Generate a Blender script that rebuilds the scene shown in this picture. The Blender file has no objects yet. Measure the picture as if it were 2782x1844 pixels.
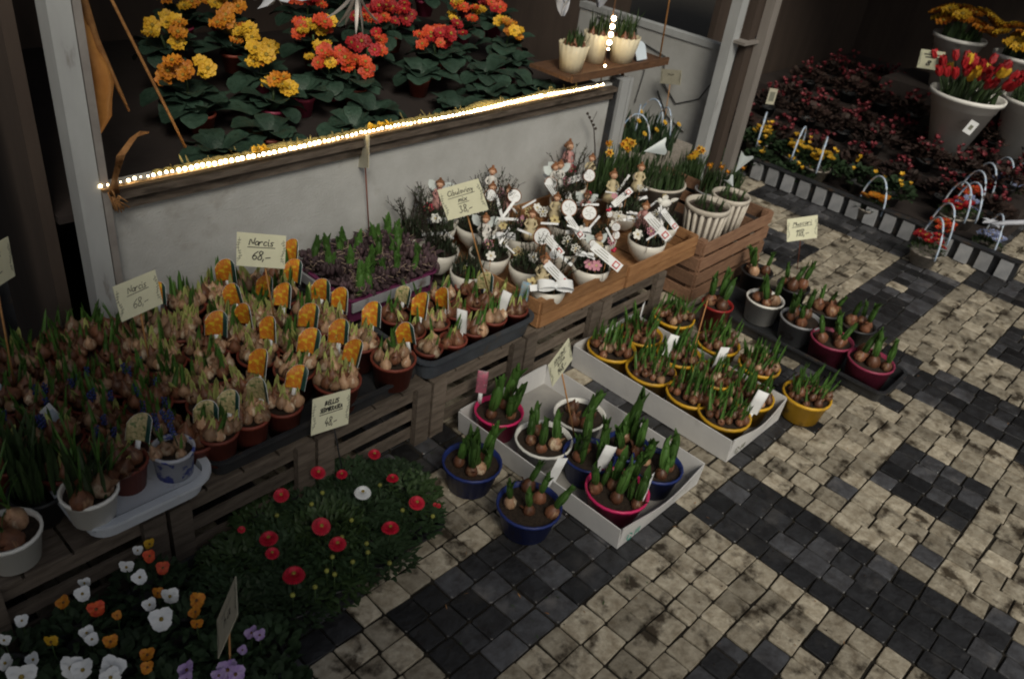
import bpy, math, random
from mathutils import Vector, Matrix, noise
R_ = random.Random(7)
PI = math.pi
S = bpy.context.scene
COL = S.collection
# ------------------------------------------------------------------ camera
cam = bpy.data.cameras.new('camera'); cam.lens = 29.11; cam.sensor_width = 36; cam.clip_start = .02; cam.clip_end = 200
camo = bpy.data.objects.new('camera', cam); COL.objects.link(camo); S.camera = camo
CR = ((0.68561005, -0.71736994, 0.12377085), (-0.32606958, -0.45463764, -0.82884453), (0.65085904, 0.52790623, -0.54561665))
H = 1.6
camo.matrix_world = Matrix(((CR[0][0], -CR[1][0], -CR[2][0], 0), (CR[0][1], -CR[1][1], -CR[2][1], 0), (CR[0][2], -CR[1][2], -CR[2][2], H), (0, 0, 0, 1)))
cam.dof.use_dof = True; cam.dof.focus_distance = 2.2; cam.dof.aperture_fstop = 4.5
# ------------------------------------------------------------------ sky, sun, exposure
W = bpy.data.worlds.new('World'); S.world = W; W.use_nodes = True
nt = W.node_tree; bg = nt.nodes['Background']; sky = nt.nodes.new('ShaderNodeTexSky'); sky.sky_type = 'NISHITA'; sky.sun_disc = False
SUN_EL, SUN_AZ = math.radians(42), math.radians(215)      # azimuth clockwise from +Y
sky.sun_elevation = SUN_EL; sky.sun_rotation = SUN_AZ; sky.dust_density = 4; sky.air_density = 1.3; sky.ozone_density = .6
hs = nt.nodes.new('ShaderNodeHueSaturation'); hs.inputs['Saturation'].default_value = .35
nt.links.new(sky.outputs[0], hs.inputs['Color']); nt.links.new(hs.outputs[0], bg.inputs[0]); bg.inputs[1].default_value = .05
sl = bpy.data.lights.new('sun', 'SUN'); sl.energy = 2.3; sl.angle = math.radians(22); sl.color = (1, .92, .76)
so = bpy.data.objects.new('sun', sl); COL.objects.link(so)
sd = Vector((math.sin(SUN_AZ) * math.cos(SUN_EL), math.cos(SUN_AZ) * math.cos(SUN_EL), math.sin(SUN_EL)))
so.rotation_euler = sd.to_track_quat('Z', 'Y').to_euler(); so.location = (0, -3, 4)
S.view_settings.view_transform = 'Standard'; S.view_settings.look = 'None'; S.view_settings.gamma = 1; S.view_settings.exposure = -.08
S.view_settings.use_curve_mapping = False
S.cycles.max_bounces = 5; S.cycles.filter_width = 2.0

def at(px, py, z=0.):
    """point on the horizontal plane z seen in the photograph (2366 px wide) at px, py"""
    K = 2782 / 2366
    v = (px * K - 1391, py * K - 922, 2249.567)
    r = Vector([sum(CR[k][i] * v[k] for k in range(3)) for i in range(3)])
    t = (z - H) / r.z
    return Vector((r.x * t, r.y * t, z))

# ------------------------------------------------------------------ materials
MATS = {}
def mat(name, c1, c2=None, scale=20, rough=.7, bump=.0, rnd=.0, spec=.4, emit=0, alpha=None, detail=4, c3=None, c3scale=6, c3lim=(.55, .7), stretch=None, bscale=None, sss=0, attr=None, metal=0):
    if name in MATS: return MATS[name]
    m = bpy.data.materials.new(name); m.use_nodes = True; t = m.node_tree; N = t.nodes; L = t.links
    b = N['Principled BSDF']; b.inputs['Roughness'].default_value = rough; b.inputs['Specular IOR Level'].default_value = spec
    b.inputs['Metallic'].default_value = metal
    c1 = (*c1, 1); c2 = (*(c2 or tuple(x * .6 for x in c1[:3])), 1)
    tc = N.new('ShaderNodeTexCoord'); mp = N.new('ShaderNodeMapping'); L.new(tc.outputs['Object'], mp.inputs[0])
    if stretch: mp.inputs['Scale'].default_value = stretch
    no = N.new('ShaderNodeTexNoise'); no.inputs['Scale'].default_value = scale; no.inputs['Detail'].default_value = detail; no.inputs['Roughness'].default_value = .65
    L.new(mp.outputs[0], no.inputs[0])
    mr = N.new('ShaderNodeMapRange'); mr.inputs[1].default_value = .32; mr.inputs[2].default_value = .68; L.new(no.outputs[0], mr.inputs[0])
    mx = N.new('ShaderNodeMix'); mx.data_type = 'RGBA'; L.new(mr.outputs[0], mx.inputs[0]); mx.inputs[6].default_value = c1; mx.inputs[7].default_value = c2
    out = mx.outputs[2]
    if c3:
        n3 = N.new('ShaderNodeTexNoise'); n3.inputs['Scale'].default_value = c3scale; n3.inputs['Detail'].default_value = 5; n3.inputs['Roughness'].default_value = .6; L.new(mp.outputs[0], n3.inputs[0])
        r3 = N.new('ShaderNodeMapRange'); r3.inputs[1].default_value = c3lim[0]; r3.inputs[2].default_value = c3lim[1]; L.new(n3.outputs[0], r3.inputs[0])
        m3 = N.new('ShaderNodeMix'); m3.data_type = 'RGBA'; L.new(r3.outputs[0], m3.inputs[0]); L.new(out, m3.inputs[6]); m3.inputs[7].default_value = (*c3, 1); out = m3.outputs[2]
    if rnd or attr:
        if attr:
            oi = N.new('ShaderNodeAttribute'); oi.attribute_name = attr; src = oi.outputs['Fac']
        else:
            oi = N.new('ShaderNodeObjectInfo'); src = oi.outputs['Random']
        rr = N.new('ShaderNodeMapRange'); rr.inputs[3].default_value = 1 - rnd; rr.inputs[4].default_value = 1 + rnd * .7; L.new(src, rr.inputs[0])
        vm = N.new('ShaderNodeVectorMath'); vm.operation = 'SCALE'; L.new(out, vm.inputs[0]); L.new(rr.outputs[0], vm.inputs['Scale']); out = vm.outputs[0]
    L.new(out, b.inputs['Base Color'])
    if bump:
        bn = N.new('ShaderNodeTexNoise'); bn.inputs['Scale'].default_value = bscale or scale * 2; bn.inputs['Detail'].default_value = 6; L.new(mp.outputs[0], bn.inputs[0])
        bu = N.new('ShaderNodeBump'); bu.inputs['Strength'].default_value = bump; bu.inputs['Distance'].default_value = .004; L.new(bn.outputs[0], bu.inputs['Height']); L.new(bu.outputs[0], b.inputs['Normal'])
    if emit:
        b.inputs['Emission Color'].default_value = c1; b.inputs['Emission Strength'].default_value = emit
    if alpha is not None: b.inputs['Alpha'].default_value = alpha
    if sss: b.inputs['Subsurface Weight'].default_value = sss; b.inputs['Subsurface Scale'].default_value = .01
    MATS[name] = m; return m
sett_l = mat('sett_light', (.45, .41, .33), (.22, .185, .135), 30, .62, .9, .38, c3=(.045, .034, .022), c3scale=13, c3lim=(.52, .64), attr='tone', bscale=70)
sett_d = mat('sett_dark', (.062, .065, .074), (.026, .025, .027), 25, .42, .8, .75, c3=(.115, .11, .11), c3scale=9, c3lim=(.55, .75), attr='tone', bscale=60, spec=.5)
joint_m = mat('joint_dirt', (.024, .020, .014), (.012, .010, .008), 60, .95, .6)
wall_m = mat('wall_paint', (.46, .47, .47), (.36, .365, .36), 5, .75, .5, c3=(.20, .175, .145), c3scale=4.5, c3lim=(.56, .80), bscale=160)
post_m = mat('post_paint', (.40, .42, .43), (.30, .31, .32), 7, .6, .2, c3=(.12, .10, .08), c3scale=14, c3lim=(.62, .75), stretch=(1, 1, .3))
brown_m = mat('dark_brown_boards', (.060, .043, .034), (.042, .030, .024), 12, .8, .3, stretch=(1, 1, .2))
black_m = mat('black_plastic', (.018, .019, .022), (.03, .032, .036), 15, .45, .1, c3=(.07, .048, .032), c3scale=14, c3lim=(0.57, 0.72))
bluegrey_m = mat('bluegrey_plastic', (.055, .065, .08), (.03, .036, .045), 15, .4, .1, c3=(.07, .048, .032), c3scale=14, c3lim=(0.57, 0.72))
oldwood = mat('weathered_wood', (.16, .13, .105), (.075, .058, .045), 14, .8, .5, .35, stretch=(1, 6, 6), bscale=30)
newwood = mat('fresh_pine', (.36, .19, .085), (.22, .105, .045), 14, .7, .4, .25, stretch=(1, 6, 6), c3=(.14, .065, .03), c3scale=22, c3lim=(.6, .75))
redwood = mat('crate_wood_reddish', (.27, .155, .095), (.17, .09, .055), 14, .75, .4, .25, stretch=(1, 6, 6))
shelfwood = mat('shelf_wood', (.14, .07, .035), (.07, .035, .02), 20, .7, .4, stretch=(1, 5, 5))
card_w = mat('white_cardboard', (.60, .60, .60), (.52, .52, .53), 12, .7, .08, c3=(.42, .41, .40), c3scale=9, c3lim=(.6, .8))
card_in = mat('card_inner', (.34, .33, .31), (.28, .27, .26), 20, .8, .1)
styro = mat('white_styrene', (.56, .60, .66), (.48, .52, .58), 14, .45, .05, c3=(.07, .048, .032), c3scale=9, c3lim=(0.62, 0.8))
whitebowl = mat('white_glaze', (.70, .68, .62), (.60, .58, .53), 6, .3, .03, .06, c3=(.07, .048, .032), c3scale=15, c3lim=(0.64, 0.82))
soil_m = mat('soil', (.040, .026, .017), (.015, .010, .007), 90, .95, .9, bscale=160)
cream_m = mat('cream_ceramic', (.66, .60, .44), (.54, .47, .33), 12, .5, .2)
terra = mat('terracotta_plastic', (.19, .040, .024), (.13, .028, .018), 12, .55, .05, .2, c3=(.07, .048, .032), c3scale=14, c3lim=(0.57, 0.72))
yellow_p = mat('yellow_plastic', (.62, .36, .025), (.48, .27, .02), 8, .4, .03, .12, c3=(.07, .048, .032), c3scale=14, c3lim=(0.57, 0.72))
blue_p = mat('blue_plastic', (.018, .035, .17), (.012, .022, .11), 8, .4, .03, c3=(.07, .048, .032), c3scale=14, c3lim=(0.57, 0.72))
pink_p = mat('pink_plastic', (.62, .03, .14), (.5, .02, .11), 8, .35, .03, c3=(.07, .048, .032), c3scale=14, c3lim=(0.57, 0.72))
dpink_p = mat('dull_pink_plastic', (.30, .04, .09), (.22, .03, .07), 8, .45, .03, c3=(.07, .048, .032), c3scale=14, c3lim=(0.57, 0.72))
red_p = mat('red_plastic', (.30, .018, .018), (.22, .014, .014), 8, .45, .03)
white_p = mat('white_plastic', (.80, .80, .77), (.72, .72, .69), 8, .4, .03, c3=(.07, .048, .032), c3scale=12, c3lim=(0.62, 0.8))
grey_p = mat('grey_plastic', (.30, .31, .33), (.22, .23, .25), 8, .45, .03, c3=(.07, .048, .032), c3scale=14, c3lim=(0.57, 0.72))
purple_p = mat('purple_tray_plastic', (.18, .035, .11), (.13, .025, .08), 8, .5, .03)
delft = mat('blue_print_ceramic', (.42, .44, .50), (.36, .38, .44), 8, .35, .02, c3=(.03, .05, .28), c3scale=42, c3lim=(.53, .57))
bulb_b = mat('bulb_brown', (.20, .085, .045), (.085, .034, .02), 60, .45, .25, .45, stretch=(1, 1, .22), c3=(.46, .30, .17), c3scale=50, c3lim=(.58, .72))
bulb_p = mat('bulb_pale', (.48, .31, .19), (.17, .075, .04), 50, .5, .25, .5, stretch=(1, 1, .22), c3=(.66, .55, .40), c3scale=45, c3lim=(.55, .66))
shoot_y = mat('shoot_pale', (.52, .52, .20), (.24, .31, .07), 40, .5, 0, .3)
shoot_g = mat('shoot_green', (.075, .165, .030), (.040, .105, .020), 45, .5, .1, .35)
hya_g = mat('hyacinth_green', (.070, .150, .032), (.030, .080, .016), 30, .42, .15, .4, stretch=(1, 1, .2), bscale=80)
leaf_d = mat('leaf_dark', (.026, .056, .020), (.014, .032, .012), 40, .7, .2, .3)
leaf_m = mat('leaf_mid', (.042, .080, .024), (.022, .042, .014), 40, .55, .2, .35)
leaf_t = mat('leaf_primrose', (.036, .070, .050), (.014, .034, .022), 60, .5, .8, .25, bscale=130)
heather = mat('heather_green', (.028, .045, .018), (.014, .022, .010), 50, .7, .2, .3)
twig_m = mat('dark_twig', (.035, .024, .018), (.02, .014, .01), 30, .8)
purplem = mat('purple_bud', (.080, .045, .058), (.045, .030, .030), 80, .7, .4, .4)
root_m = mat('pale_roots', (.42, .33, .26), (.28, .2, .15), 40, .7)
orange_t = mat('orange_picture', (.58, .22, .02), (.42, .09, .012), 150, .45, 0, .15, c3=(.62, .46, .03), c3scale=75, c3lim=(.5, .6), detail=2)
teal_t = mat('tag_green_edge', (.012, .055, .045), (.010, .035, .03), 30, .4)
pale_t = mat('pale_picture', (.55, .46, .26), (.20, .18, .07), 120, .45, 0, .2, c3=(.10, .16, .05), c3scale=60, c3lim=(.52, .6))
pinkpic = mat('pink_picture', (.45, .09, .16), (.18, .10, .12), 110, .4, c3=(.5, .4, .4), c3scale=80, c3lim=(.6, .66))
bluepic = mat('blue_picture', (.10, .28, .45), (.30, .25, .15), 90, .4)
sign_m = mat('cream_card', (.72, .72, .54), (.66, .66, .49), 30, .6)
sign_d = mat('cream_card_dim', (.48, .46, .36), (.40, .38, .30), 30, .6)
ink = mat('black_ink', (.012, .012, .014), (.02, .02, .022), 60, .5)
fineink = mat('grey_ink', (.14, .15, .12), (.2, .2, .16), 60, .6)
redink = mat('red_ink', (.50, .05, .05), (.4, .04, .04), 60, .5)
greenink = mat('green_ink', (.05, .30, .22), (.04, .25, .2), 60, .5)
stick_m = mat('wood_stick', (.50, .26, .10), (.36, .17, .06), 60, .6, stretch=(1, 1, .1))
redstick = mat('red_stick', (.20, .055, .03), (.15, .04, .02), 60, .6)
tag_w = mat('white_tag', (.74, .76, .78), (.66, .68, .70), 25, .5)
tag_b = mat('bluish_tag', (.50, .58, .66), (.42, .5, .58), 25, .5)
ribbon_w = mat('white_ribbon', (.78, .80, .82), (.66, .69, .72), 30, .45)
skin_m = mat('figurine_skin', (.55, .33, .22), (.48, .28, .18), 40, .6)
hair_m = mat('figurine_hair', (.26, .11, .05), (.16, .07, .03), 90, .8, .5, .3)
dress_p = mat('pink_dress', (.56, .30, .28), (.44, .22, .21), 50, .7, .2, .15)
dress_w = mat('white_dress', (.68, .67, .64), (.56, .55, .52), 40, .7, .2)
dress_c = mat('cream_dress', (.55, .47, .30), (.45, .38, .24), 40, .7, .2)
wing_m = mat('wing_gauze', (.62, .68, .68), (.5, .56, .56), 40, .5)
felt_w = mat('white_felt', (.74, .74, .70), (.62, .62, .58), 60, .8, .2)
felt_p = mat('pink_felt', (.55, .26, .32), (.45, .2, .26), 60, .8, .2)
felt_c = mat('cream_felt', (.58, .48, .24), (.48, .4, .2), 60, .8, .2)
felt_r = mat('red_berry', (.50, .02, .06), (.4, .015, .05), 60, .4)
pet_o = mat('petal_orange', (.60, .26, .018), (.42, .12, .012), 70, .55, .2, .2, sss=0)
pet_y = mat('petal_yellow', (.66, .42, .03), (.54, .29, .02), 70, .55, .2, .15)
pet_r = mat('petal_red', (.42, .016, .020), (.24, .010, .015), 70, .55, .2, .3)
pet_ro = mat('petal_redorange', (.60, .10, .02), (.45, .03, .02), 90, .55, .2, .2)
pet_w = mat('petal_white', (.76, .78, .80), (.66, .69, .72), 60, .55, .1)
pet_v = mat('petal_violet', (.30, .17, .50), (.5, .4, .62), 60, .55, .1, .2)
pet_c = mat('bellis_red', (.60, .012, .045), (.36, .008, .025), 120, .5, .3, .12)
pet_m = mat('cyclamen_dull_red', (.19, .022, .032), (.11, .014, .022), 50, .6, .1, .35)
eye_y = mat('flower_eye', (.30, .22, .03), (.20, .13, .02), 120, .7, .5)
eye_d = mat('pansy_eye', (.10, .05, .03), (.2, .1, .02), 120, .7)
bud_y = mat('bud_yellowgreen', (.26, .26, .05), (.18, .2, .04), 60, .6, 0, .3)
moss_m = mat('dry_moss', (.30, .25, .09), (.12, .10, .04), 70, .9, .9, bscale=120)
straw_m = mat('straw', (.34, .17, .06), (.2, .09, .03), 50, .7, .2)
foil_m = mat('orange_paper', (.55, .26, .07), (.32, .13, .03), 9, .5, .5, bscale=20)  # warm orange light on the paper is put into its colour
metal_m = mat('dull_metal', (.36, .34, .33), (.25, .23, .22), 9, .45, .1, metal=.3)
greypole = mat('pole_paint', (.24, .22, .205), (.17, .155, .145), 9, .6, .2, stretch=(1, 1, .2))
rib_m = mat('ribbed_white_pot', (.56, .52, .46), (.44, .40, .34), 20, .6, .2, .1)
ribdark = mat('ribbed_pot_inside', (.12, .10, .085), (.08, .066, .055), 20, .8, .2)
basket_m = mat('pale_wicker', (.36, .33, .29), (.18, .16, .14), 60, .7, .6, stretch=(1, 1, 3))
handle_m = mat('pale_handle', (.72, .76, .80), (.20, .34, .55), 22, .35, c3=(.62, .38, .16), c3scale=18, c3lim=(.56, .62))
led_m = mat('led_glow', (1, .76, .42), (1, .76, .42), 5, .5, emit=26)
ledback = mat('led_backing', (.22, .15, .08), (.16, .10, .05), 20, .5)
blk_ref = mat('grey_slab', (.34, .35, .37), (.24, .25, .27), 14, .7, .4, .25)
paper_w = mat('white_paper_cone', (.58, .64, .66), (.5, .56, .58), 12, .5)
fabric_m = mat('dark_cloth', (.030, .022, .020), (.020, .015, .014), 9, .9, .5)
darkred_leaf = mat('dark_reddish_leaf', (.045, .028, .020), (.030, .014, .014), 30, .7, .2, .4)
white_pet = mat('white_cloth', (.50, .52, .58), (.40, .42, .48), 10, .6, .3)

ledge_m = mat('dirty_ledge', (.13, .105, .085), (.06, .045, .035), 16, .7, .4, stretch=(1, 5, 5), c3=(.03, .022, .016), c3scale=9, c3lim=(.5, .65))  # grey-brown shadow below the lights put into the colour, plus dirt
# ------------------------------------------------------------------ mesh builder
class MB:
    def __init__(s): s.v = []; s.f = []; s.m = []
    def add(s, v, f, M=None, mi=0):
        o = len(s.v)
        s.v += [tuple(M @ Vector(p)) for p in v] if M else [tuple(p) for p in v]
        s.f += [tuple(i + o for i in q) for q in f]; s.m += [mi] * len(f); return s
    def box(s, c, d, M=None, mi=0, ch=0):
        x, y, z = (k / 2 for k in d); cx, cy, cz = c
        v = [(cx + a * x, cy + b * y, cz + e * z) for e in (-1, 1) for a, b in ((-1, -1), (1, -1), (1, 1), (-1, 1))]
        return s.add(v, [(3, 2, 1, 0), (4, 5, 6, 7), (0, 1, 5, 4), (1, 2, 6, 5), (2, 3, 7, 6), (3, 0, 4, 7)], M, mi)
    def lathe(s, prof, n=20, M=None, mi=0, cap=False, wob=None):
        v = []; f = []
        for j, (r, z) in enumerate(prof):
            for i in range(n):
                a = 2 * PI * i / n; rr, zz = (r, z) if not wob else wob(r, z, a, j)
                v.append((rr * math.cos(a), rr * math.sin(a), zz))
        for j in range(len(prof) - 1):
            for i in range(n): f.append((j * n + i, j * n + (i + 1) % n, (j + 1) * n + (i + 1) % n, (j + 1) * n + i))
        if cap: f.append(tuple(range(n))[::-1]); f.append(tuple(range((len(prof) - 1) * n, len(prof) * n)))
        return s.add(v, f, M, mi)
    def tube(s, pts, r, n=6, mi=0, M=None):
        pts = [Vector(p) for p in pts]; v = []; f = []
        for k, p in enumerate(pts):
            d = (pts[min(k + 1, len(pts) - 1)] - pts[max(k - 1, 0)]).normalized()
            a = d.cross(Vector((0, 0, 1)) if abs(d.z) < .9 else Vector((1, 0, 0))).normalized(); b = d.cross(a)
            rr = r[k] if isinstance(r, (list, tuple)) else r
            for i in range(n):
                t = 2 * PI * i / n; v.append(p + a * rr * math.cos(t) + b * rr * math.sin(t))
        for k in range(len(pts) - 1):
            for i in range(n): f.append((k * n + i, k * n + (i + 1) % n, (k + 1) * n + (i + 1) % n, (k + 1) * n + i))
        f.append(tuple(range(n))[::-1]); f.append(tuple(range((len(pts) - 1) * n, len(pts) * n)))
        return s.add(v, f, M, mi)
    def ball(s, c, r, n=8, h=6, M=None, mi=0, sc=(1, 1, 1)):
        T = Matrix.Translation(c) @ Matrix.Diagonal((*sc, 1))
        prof = [(max(r * math.sin(PI * j / h), 1e-4), -r * math.cos(PI * j / h)) for j in range(h + 1)]
        return s.lathe(prof, n, (M @ T) if M else T, mi)
    def leaf(s, L, Wd, bend=.5, fold=.25, seg=5, M=None, mi=0, shape=None, tip=.0):
        """blade from the origin up +Z, bending over towards +X"""
        shape = shape or (lambda t: math.sin(PI * min(1, t * .9 + .1)) ** .7)
        v = []; x = z = 0; a = 0
        for k in range(seg + 1):
            t = k / seg; w = Wd / 2 * shape(t) if k < seg else Wd / 2 * tip
            nx, nz = -math.cos(a), math.sin(a)          # inner side
            e = fold * w
            v += [(x + nx * e, -w, z + nz * e), (x, 0, z), (x + nx * e, w, z + nz * e)]
            a += bend / seg; x += math.sin(a) * L / seg; z += math.cos(a) * L / seg
        f = []
        for k in range(seg):
            o = 3 * k; f += [(o, o + 1, o + 4, o + 3), (o + 1, o + 2, o + 5, o + 4)]
        return s.add(v, f, M, mi)
    def prism(s, poly, h, M=None, mi=0):
        n = len(poly); v = [(x, y, 0) for x, y in poly] + [(x, y, h) for x, y in poly]
        return s.add(v, [tuple(range(n))[::-1], tuple(range(n, 2 * n))] + [(i, (i + 1) % n, n + (i + 1) % n, n + i) for i in range(n)], M, mi)
    def mesh(s, name, mats, smooth=True):
        me = bpy.data.meshes.new(name); me.from_pydata(s.v, [], s.f)
        for m in (mats if isinstance(mats, (list, tuple)) else [mats]): me.materials.append(m)
        if any(s.m): me.polygons.foreach_set('material_index', s.m)
        if smooth: me.polygons.foreach_set('use_smooth', [True] * len(s.f))
        me.update(); return me
def RZ(a): return Matrix.Rotation(a, 4, 'Z')
def RX(a): return Matrix.Rotation(a, 4, 'X')
def RY(a): return Matrix.Rotation(a, 4, 'Y')
def T(*p): return Matrix.Translation(p if len(p) == 3 else p[0])
def SC(a, b=None, c=None): return Matrix.Diagonal((a, b if b is not None else a, c if c is not None else a, 1))

def thing(name, label, cat, loc=(0, 0, 0), rz=0, group=None, M=None):
    o = bpy.data.objects.new(name, None); o.empty_display_size = .05; COL.objects.link(o)
    if M is not None: o.matrix_world = M
    else: o.location = loc; o.rotation_euler = (0, 0, rz)
    o['label'] = label; o['category'] = cat
    if group: o['group'] = group
    return o
def part(name, me, parent=None, M=None, label=None, stuff=False):
    o = bpy.data.objects.new(name, me); COL.objects.link(o)
    if parent: o.parent = parent
    if M is not None: o.matrix_local = M
    if label: o['label'] = label
    if stuff: o['kind'] = 'stuff'
    return o
def solo(name, me, label, cat, group=None, M=None):
    o = part(name, me, None, M); o['label'] = label; o['category'] = cat
    if group: o['group'] = group
    return o
def struct(name, me):
    o = part(name, me); o['kind'] = 'structure'; return o
ORD = ['leftmost', 'second', 'third', 'fourth', 'fifth', 'sixth', 'seventh', 'eighth', 'ninth', 'tenth', 'eleventh', 'twelfth']
def nth(i): return 'leftmost' if i == 0 else ORD[i] + ' from left'
CACHE = {}
def cached(key, fn):
    if key not in CACHE: CACHE[key] = fn()
    return CACHE[key]

# ------------------------------------------------------------------ ground and pavement
g = MB(); g.add([(-30, -30, -.03), (40, -30, -.03), (40, 40, -.03), (-30, 40, -.03)], [(0, 1, 2, 3)])
ground = struct('ground', g.mesh('ground', joint_m, False))
pave = MB(); pave.box((1.5, .3, -.016), (9.0, 5.4, .02))
pave = struct('pavement', pave.mesh('pavement', joint_m, False))
MOD = .2847
def dark_at(x, y):
    i = math.floor((x - 1.69) / MOD) % 4; j = math.floor((y - .645) / MOD) % 4
    return ((i == 0) != (j == 0)) or (i == 2 and j == 2)
def sett_geo(x0, x1, y0, y1, r):
    g_ = .0014 + r.random() * .0020; ch = .004 + r.random() * .003
    P = [[x0 + g_, y0 + g_], [x1 - g_, y0 + g_], [x1 - g_, y1 - g_], [x0 + g_, y1 - g_]]
    for p in P: p[0] += r.uniform(-.0026, .0026); p[1] += r.uniform(-.0026, .0026)
    # eight-point outline: clipped corners
    out = []
    for k in range(4):
        a, b, c = P[k - 1], P[k], P[(k + 1) % 4]; q = .0012 + r.random() * .0035
        for o_, s_ in ((a, 1), (c, 1)):
            d = math.hypot(o_[0] - b[0], o_[1] - b[1]); out.append((b[0] + (o_[0] - b[0]) * q / d, b[1] + (o_[1] - b[1]) * q / d))
    cx = (x0 + x1) / 2; cy = (y0 + y1) / 2; zt = r.uniform(-.0012, .0016); tx = r.uniform(-.018, .018); ty = r.uniform(-.018, .018)
    v = []
    for (s_, z) in ((1, -.012), (1, -.0024), (.955, 0.)):
        for (x, y) in out:
            xx = cx + (x - cx) * s_; yy = cy + (y - cy) * s_
            v.append((xx, yy, z if z < -.01 else z + zt + tx * (xx - cx) + ty * (yy - cy)))
    v.append((cx, cy, .0012 + zt))
    f = [(i, (i + 1) % 8, 8 + (i + 1) % 8, 8 + i) for i in range(8)] + [(8 + i, 8 + (i + 1) % 8, 16 + (i + 1) % 8, 16 + i) for i in range(8)]
    f += [(16 + i, 16 + (i + 1) % 8, 24) for i in range(8)]
    return v, f
setts = []
rs = random.Random(3)
def lay_cell(ax, ay, alongx):
    n = 4
    for row in range(n):
        t = 0.; cuts = [0]
        while t < MOD - .05:
            t += rs.uniform(.060, .082) if rs.random() > .07 else rs.uniform(.032, .045)
            cuts.append(t)
        k = MOD / cuts[-1]; cuts = [c * k for c in cuts]
        for a, b in zip(cuts, cuts[1:]):
            r0, r1 = row * MOD / n, (row + 1) * MOD / n
            if alongx: setts.append((ax + a, ax + b, ay + r0, ay + r1))
            else: setts.append((ax + r0, ax + r1, ay + a, ay + b))
i0 = math.floor((-.2 - 1.69) / MOD)
for i in range(i0, i0 + 24):
    for j in range(-6, 5):
        ax = 1.69 + i * MOD; ay = .645 + j * MOD
        lay_cell(ax, ay, i < 0)
cp = Vector((0, 0, H))
def vis(x, y):
    v = Vector((x, y, 0)) - cp; c = [sum(CR[k][q] * v[q] for q in range(3)) for k in range(3)]
    if c[2] <= 0: return -9
    px, py = c[0] / c[2] * 2249.6 + 1391, c[1] / c[2] * 2249.6 + 922
    if not (-60 < px < 2850 and -60 < py < 1900): return -9
    if y > 1.25 and x < 3.3: return -5
    if x < 1.15 and y > 1.0 or x < .55: return -5
    return 10 - c[2]
setts.sort(key=lambda s: -vis((s[0] + s[1]) / 2, (s[2] + s[3]) / 2))
def tone(me, vals):
    a = me.attributes.new('tone', 'FLOAT', 'FACE'); a.data.foreach_set('value', vals)
rest = MB(); rt = []
for k, (x0, x1, y0, y1) in enumerate(setts):
    cx, cy = (x0 + x1) / 2, (y0 + y1) / 2; dk = dark_at(cx, cy)
    if not dk and rs.random() < .02: dk = True
    elif dk and rs.random() < .02: dk = False
    v, f = sett_geo(x0, x1, y0, y1, rs); tn = rs.random()
    if tn > .93: tn = 1.5
    if dk and tn < .75: tn *= .5
    if k < 300:
        m = MB(); m.add(v, f); me = m.mesh('sett', sett_d if dk else sett_l, False); tone(me, [tn] * len(f))
        part('sett', me, pave)
    else:
        rest.add(v, f, mi=int(dk)); rt += [tn] * len(f)
me = rest.mesh('setts_far', [sett_l, sett_d], False); tone(me, rt); part('far_setts', me, pave, stuff=True)

# ------------------------------------------------------------------ stall structures
WY = 1.95; SILL = .70
# front panel of the stall
st = thing('market_stall', 'white panelled flower stall with an open dark window above its front wall', 'stall', (0, WY, 0))
m = MB(); m.box((1.777, .02, .34), (2.085, .04, .68)); part('front_panel', m.mesh('front_panel', wall_m, False), st)
m = MB(); m.box((.708, .0, 1.05), (.05, .06, 2.1)); part('left_post', m.mesh('left_post', post_m, False), st)
m = MB(); m.box((.745, -.005, 1.05), (.018, .05, 2.1)); part('door_trim', m.mesh('door_trim', metal_m, False), st)
m = MB(); m.box((2.845, .0, .35), (.05, .07, .70)); m.box((2.885, -.02, .35), (.018, .03, .70)); part('right_post', m.mesh('right_post', post_m, False), st)
m = MB(); m.box((2.805, -.006, .35), (.012, .04, .7)); part('corner_strip', m.mesh('corner_strip', black_m, False), st)
m = MB(); m.box((1.78, .0, .665), (2.03, .07, .016)); part('ledge', m.mesh('ledge', ledge_m, False), st)
m = MB(); m.box((1.78, -.008, .637), (2.03, .02, .028)); part('rail', m.mesh('rail', ledge_m, False), st)
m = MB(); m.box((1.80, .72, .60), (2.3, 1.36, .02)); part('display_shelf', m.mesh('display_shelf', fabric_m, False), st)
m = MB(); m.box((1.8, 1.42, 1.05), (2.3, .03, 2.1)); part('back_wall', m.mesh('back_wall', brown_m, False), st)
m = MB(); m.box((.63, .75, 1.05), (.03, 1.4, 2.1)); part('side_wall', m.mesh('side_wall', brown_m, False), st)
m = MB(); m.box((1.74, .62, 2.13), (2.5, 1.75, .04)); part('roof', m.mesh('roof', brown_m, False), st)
# cables and scratches on the panel
# dark board wall at the left
dw = thing('board_wall', 'dark brown board wall left of the white stall post', 'wall', (-.6, 2.03, 0))
for k in range(9):
    m = MB(); m.box((-1.2 + k * .27, 0, 1.1), (.262, .03, 2.2)); part('board', m.mesh('board', brown_m, False), dw)
m = MB(); m.box((-.1, .02, 1.1), (2.45, .012, 2.2)); part('backing', m.mesh('backing', black_m, False), dw)
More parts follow.
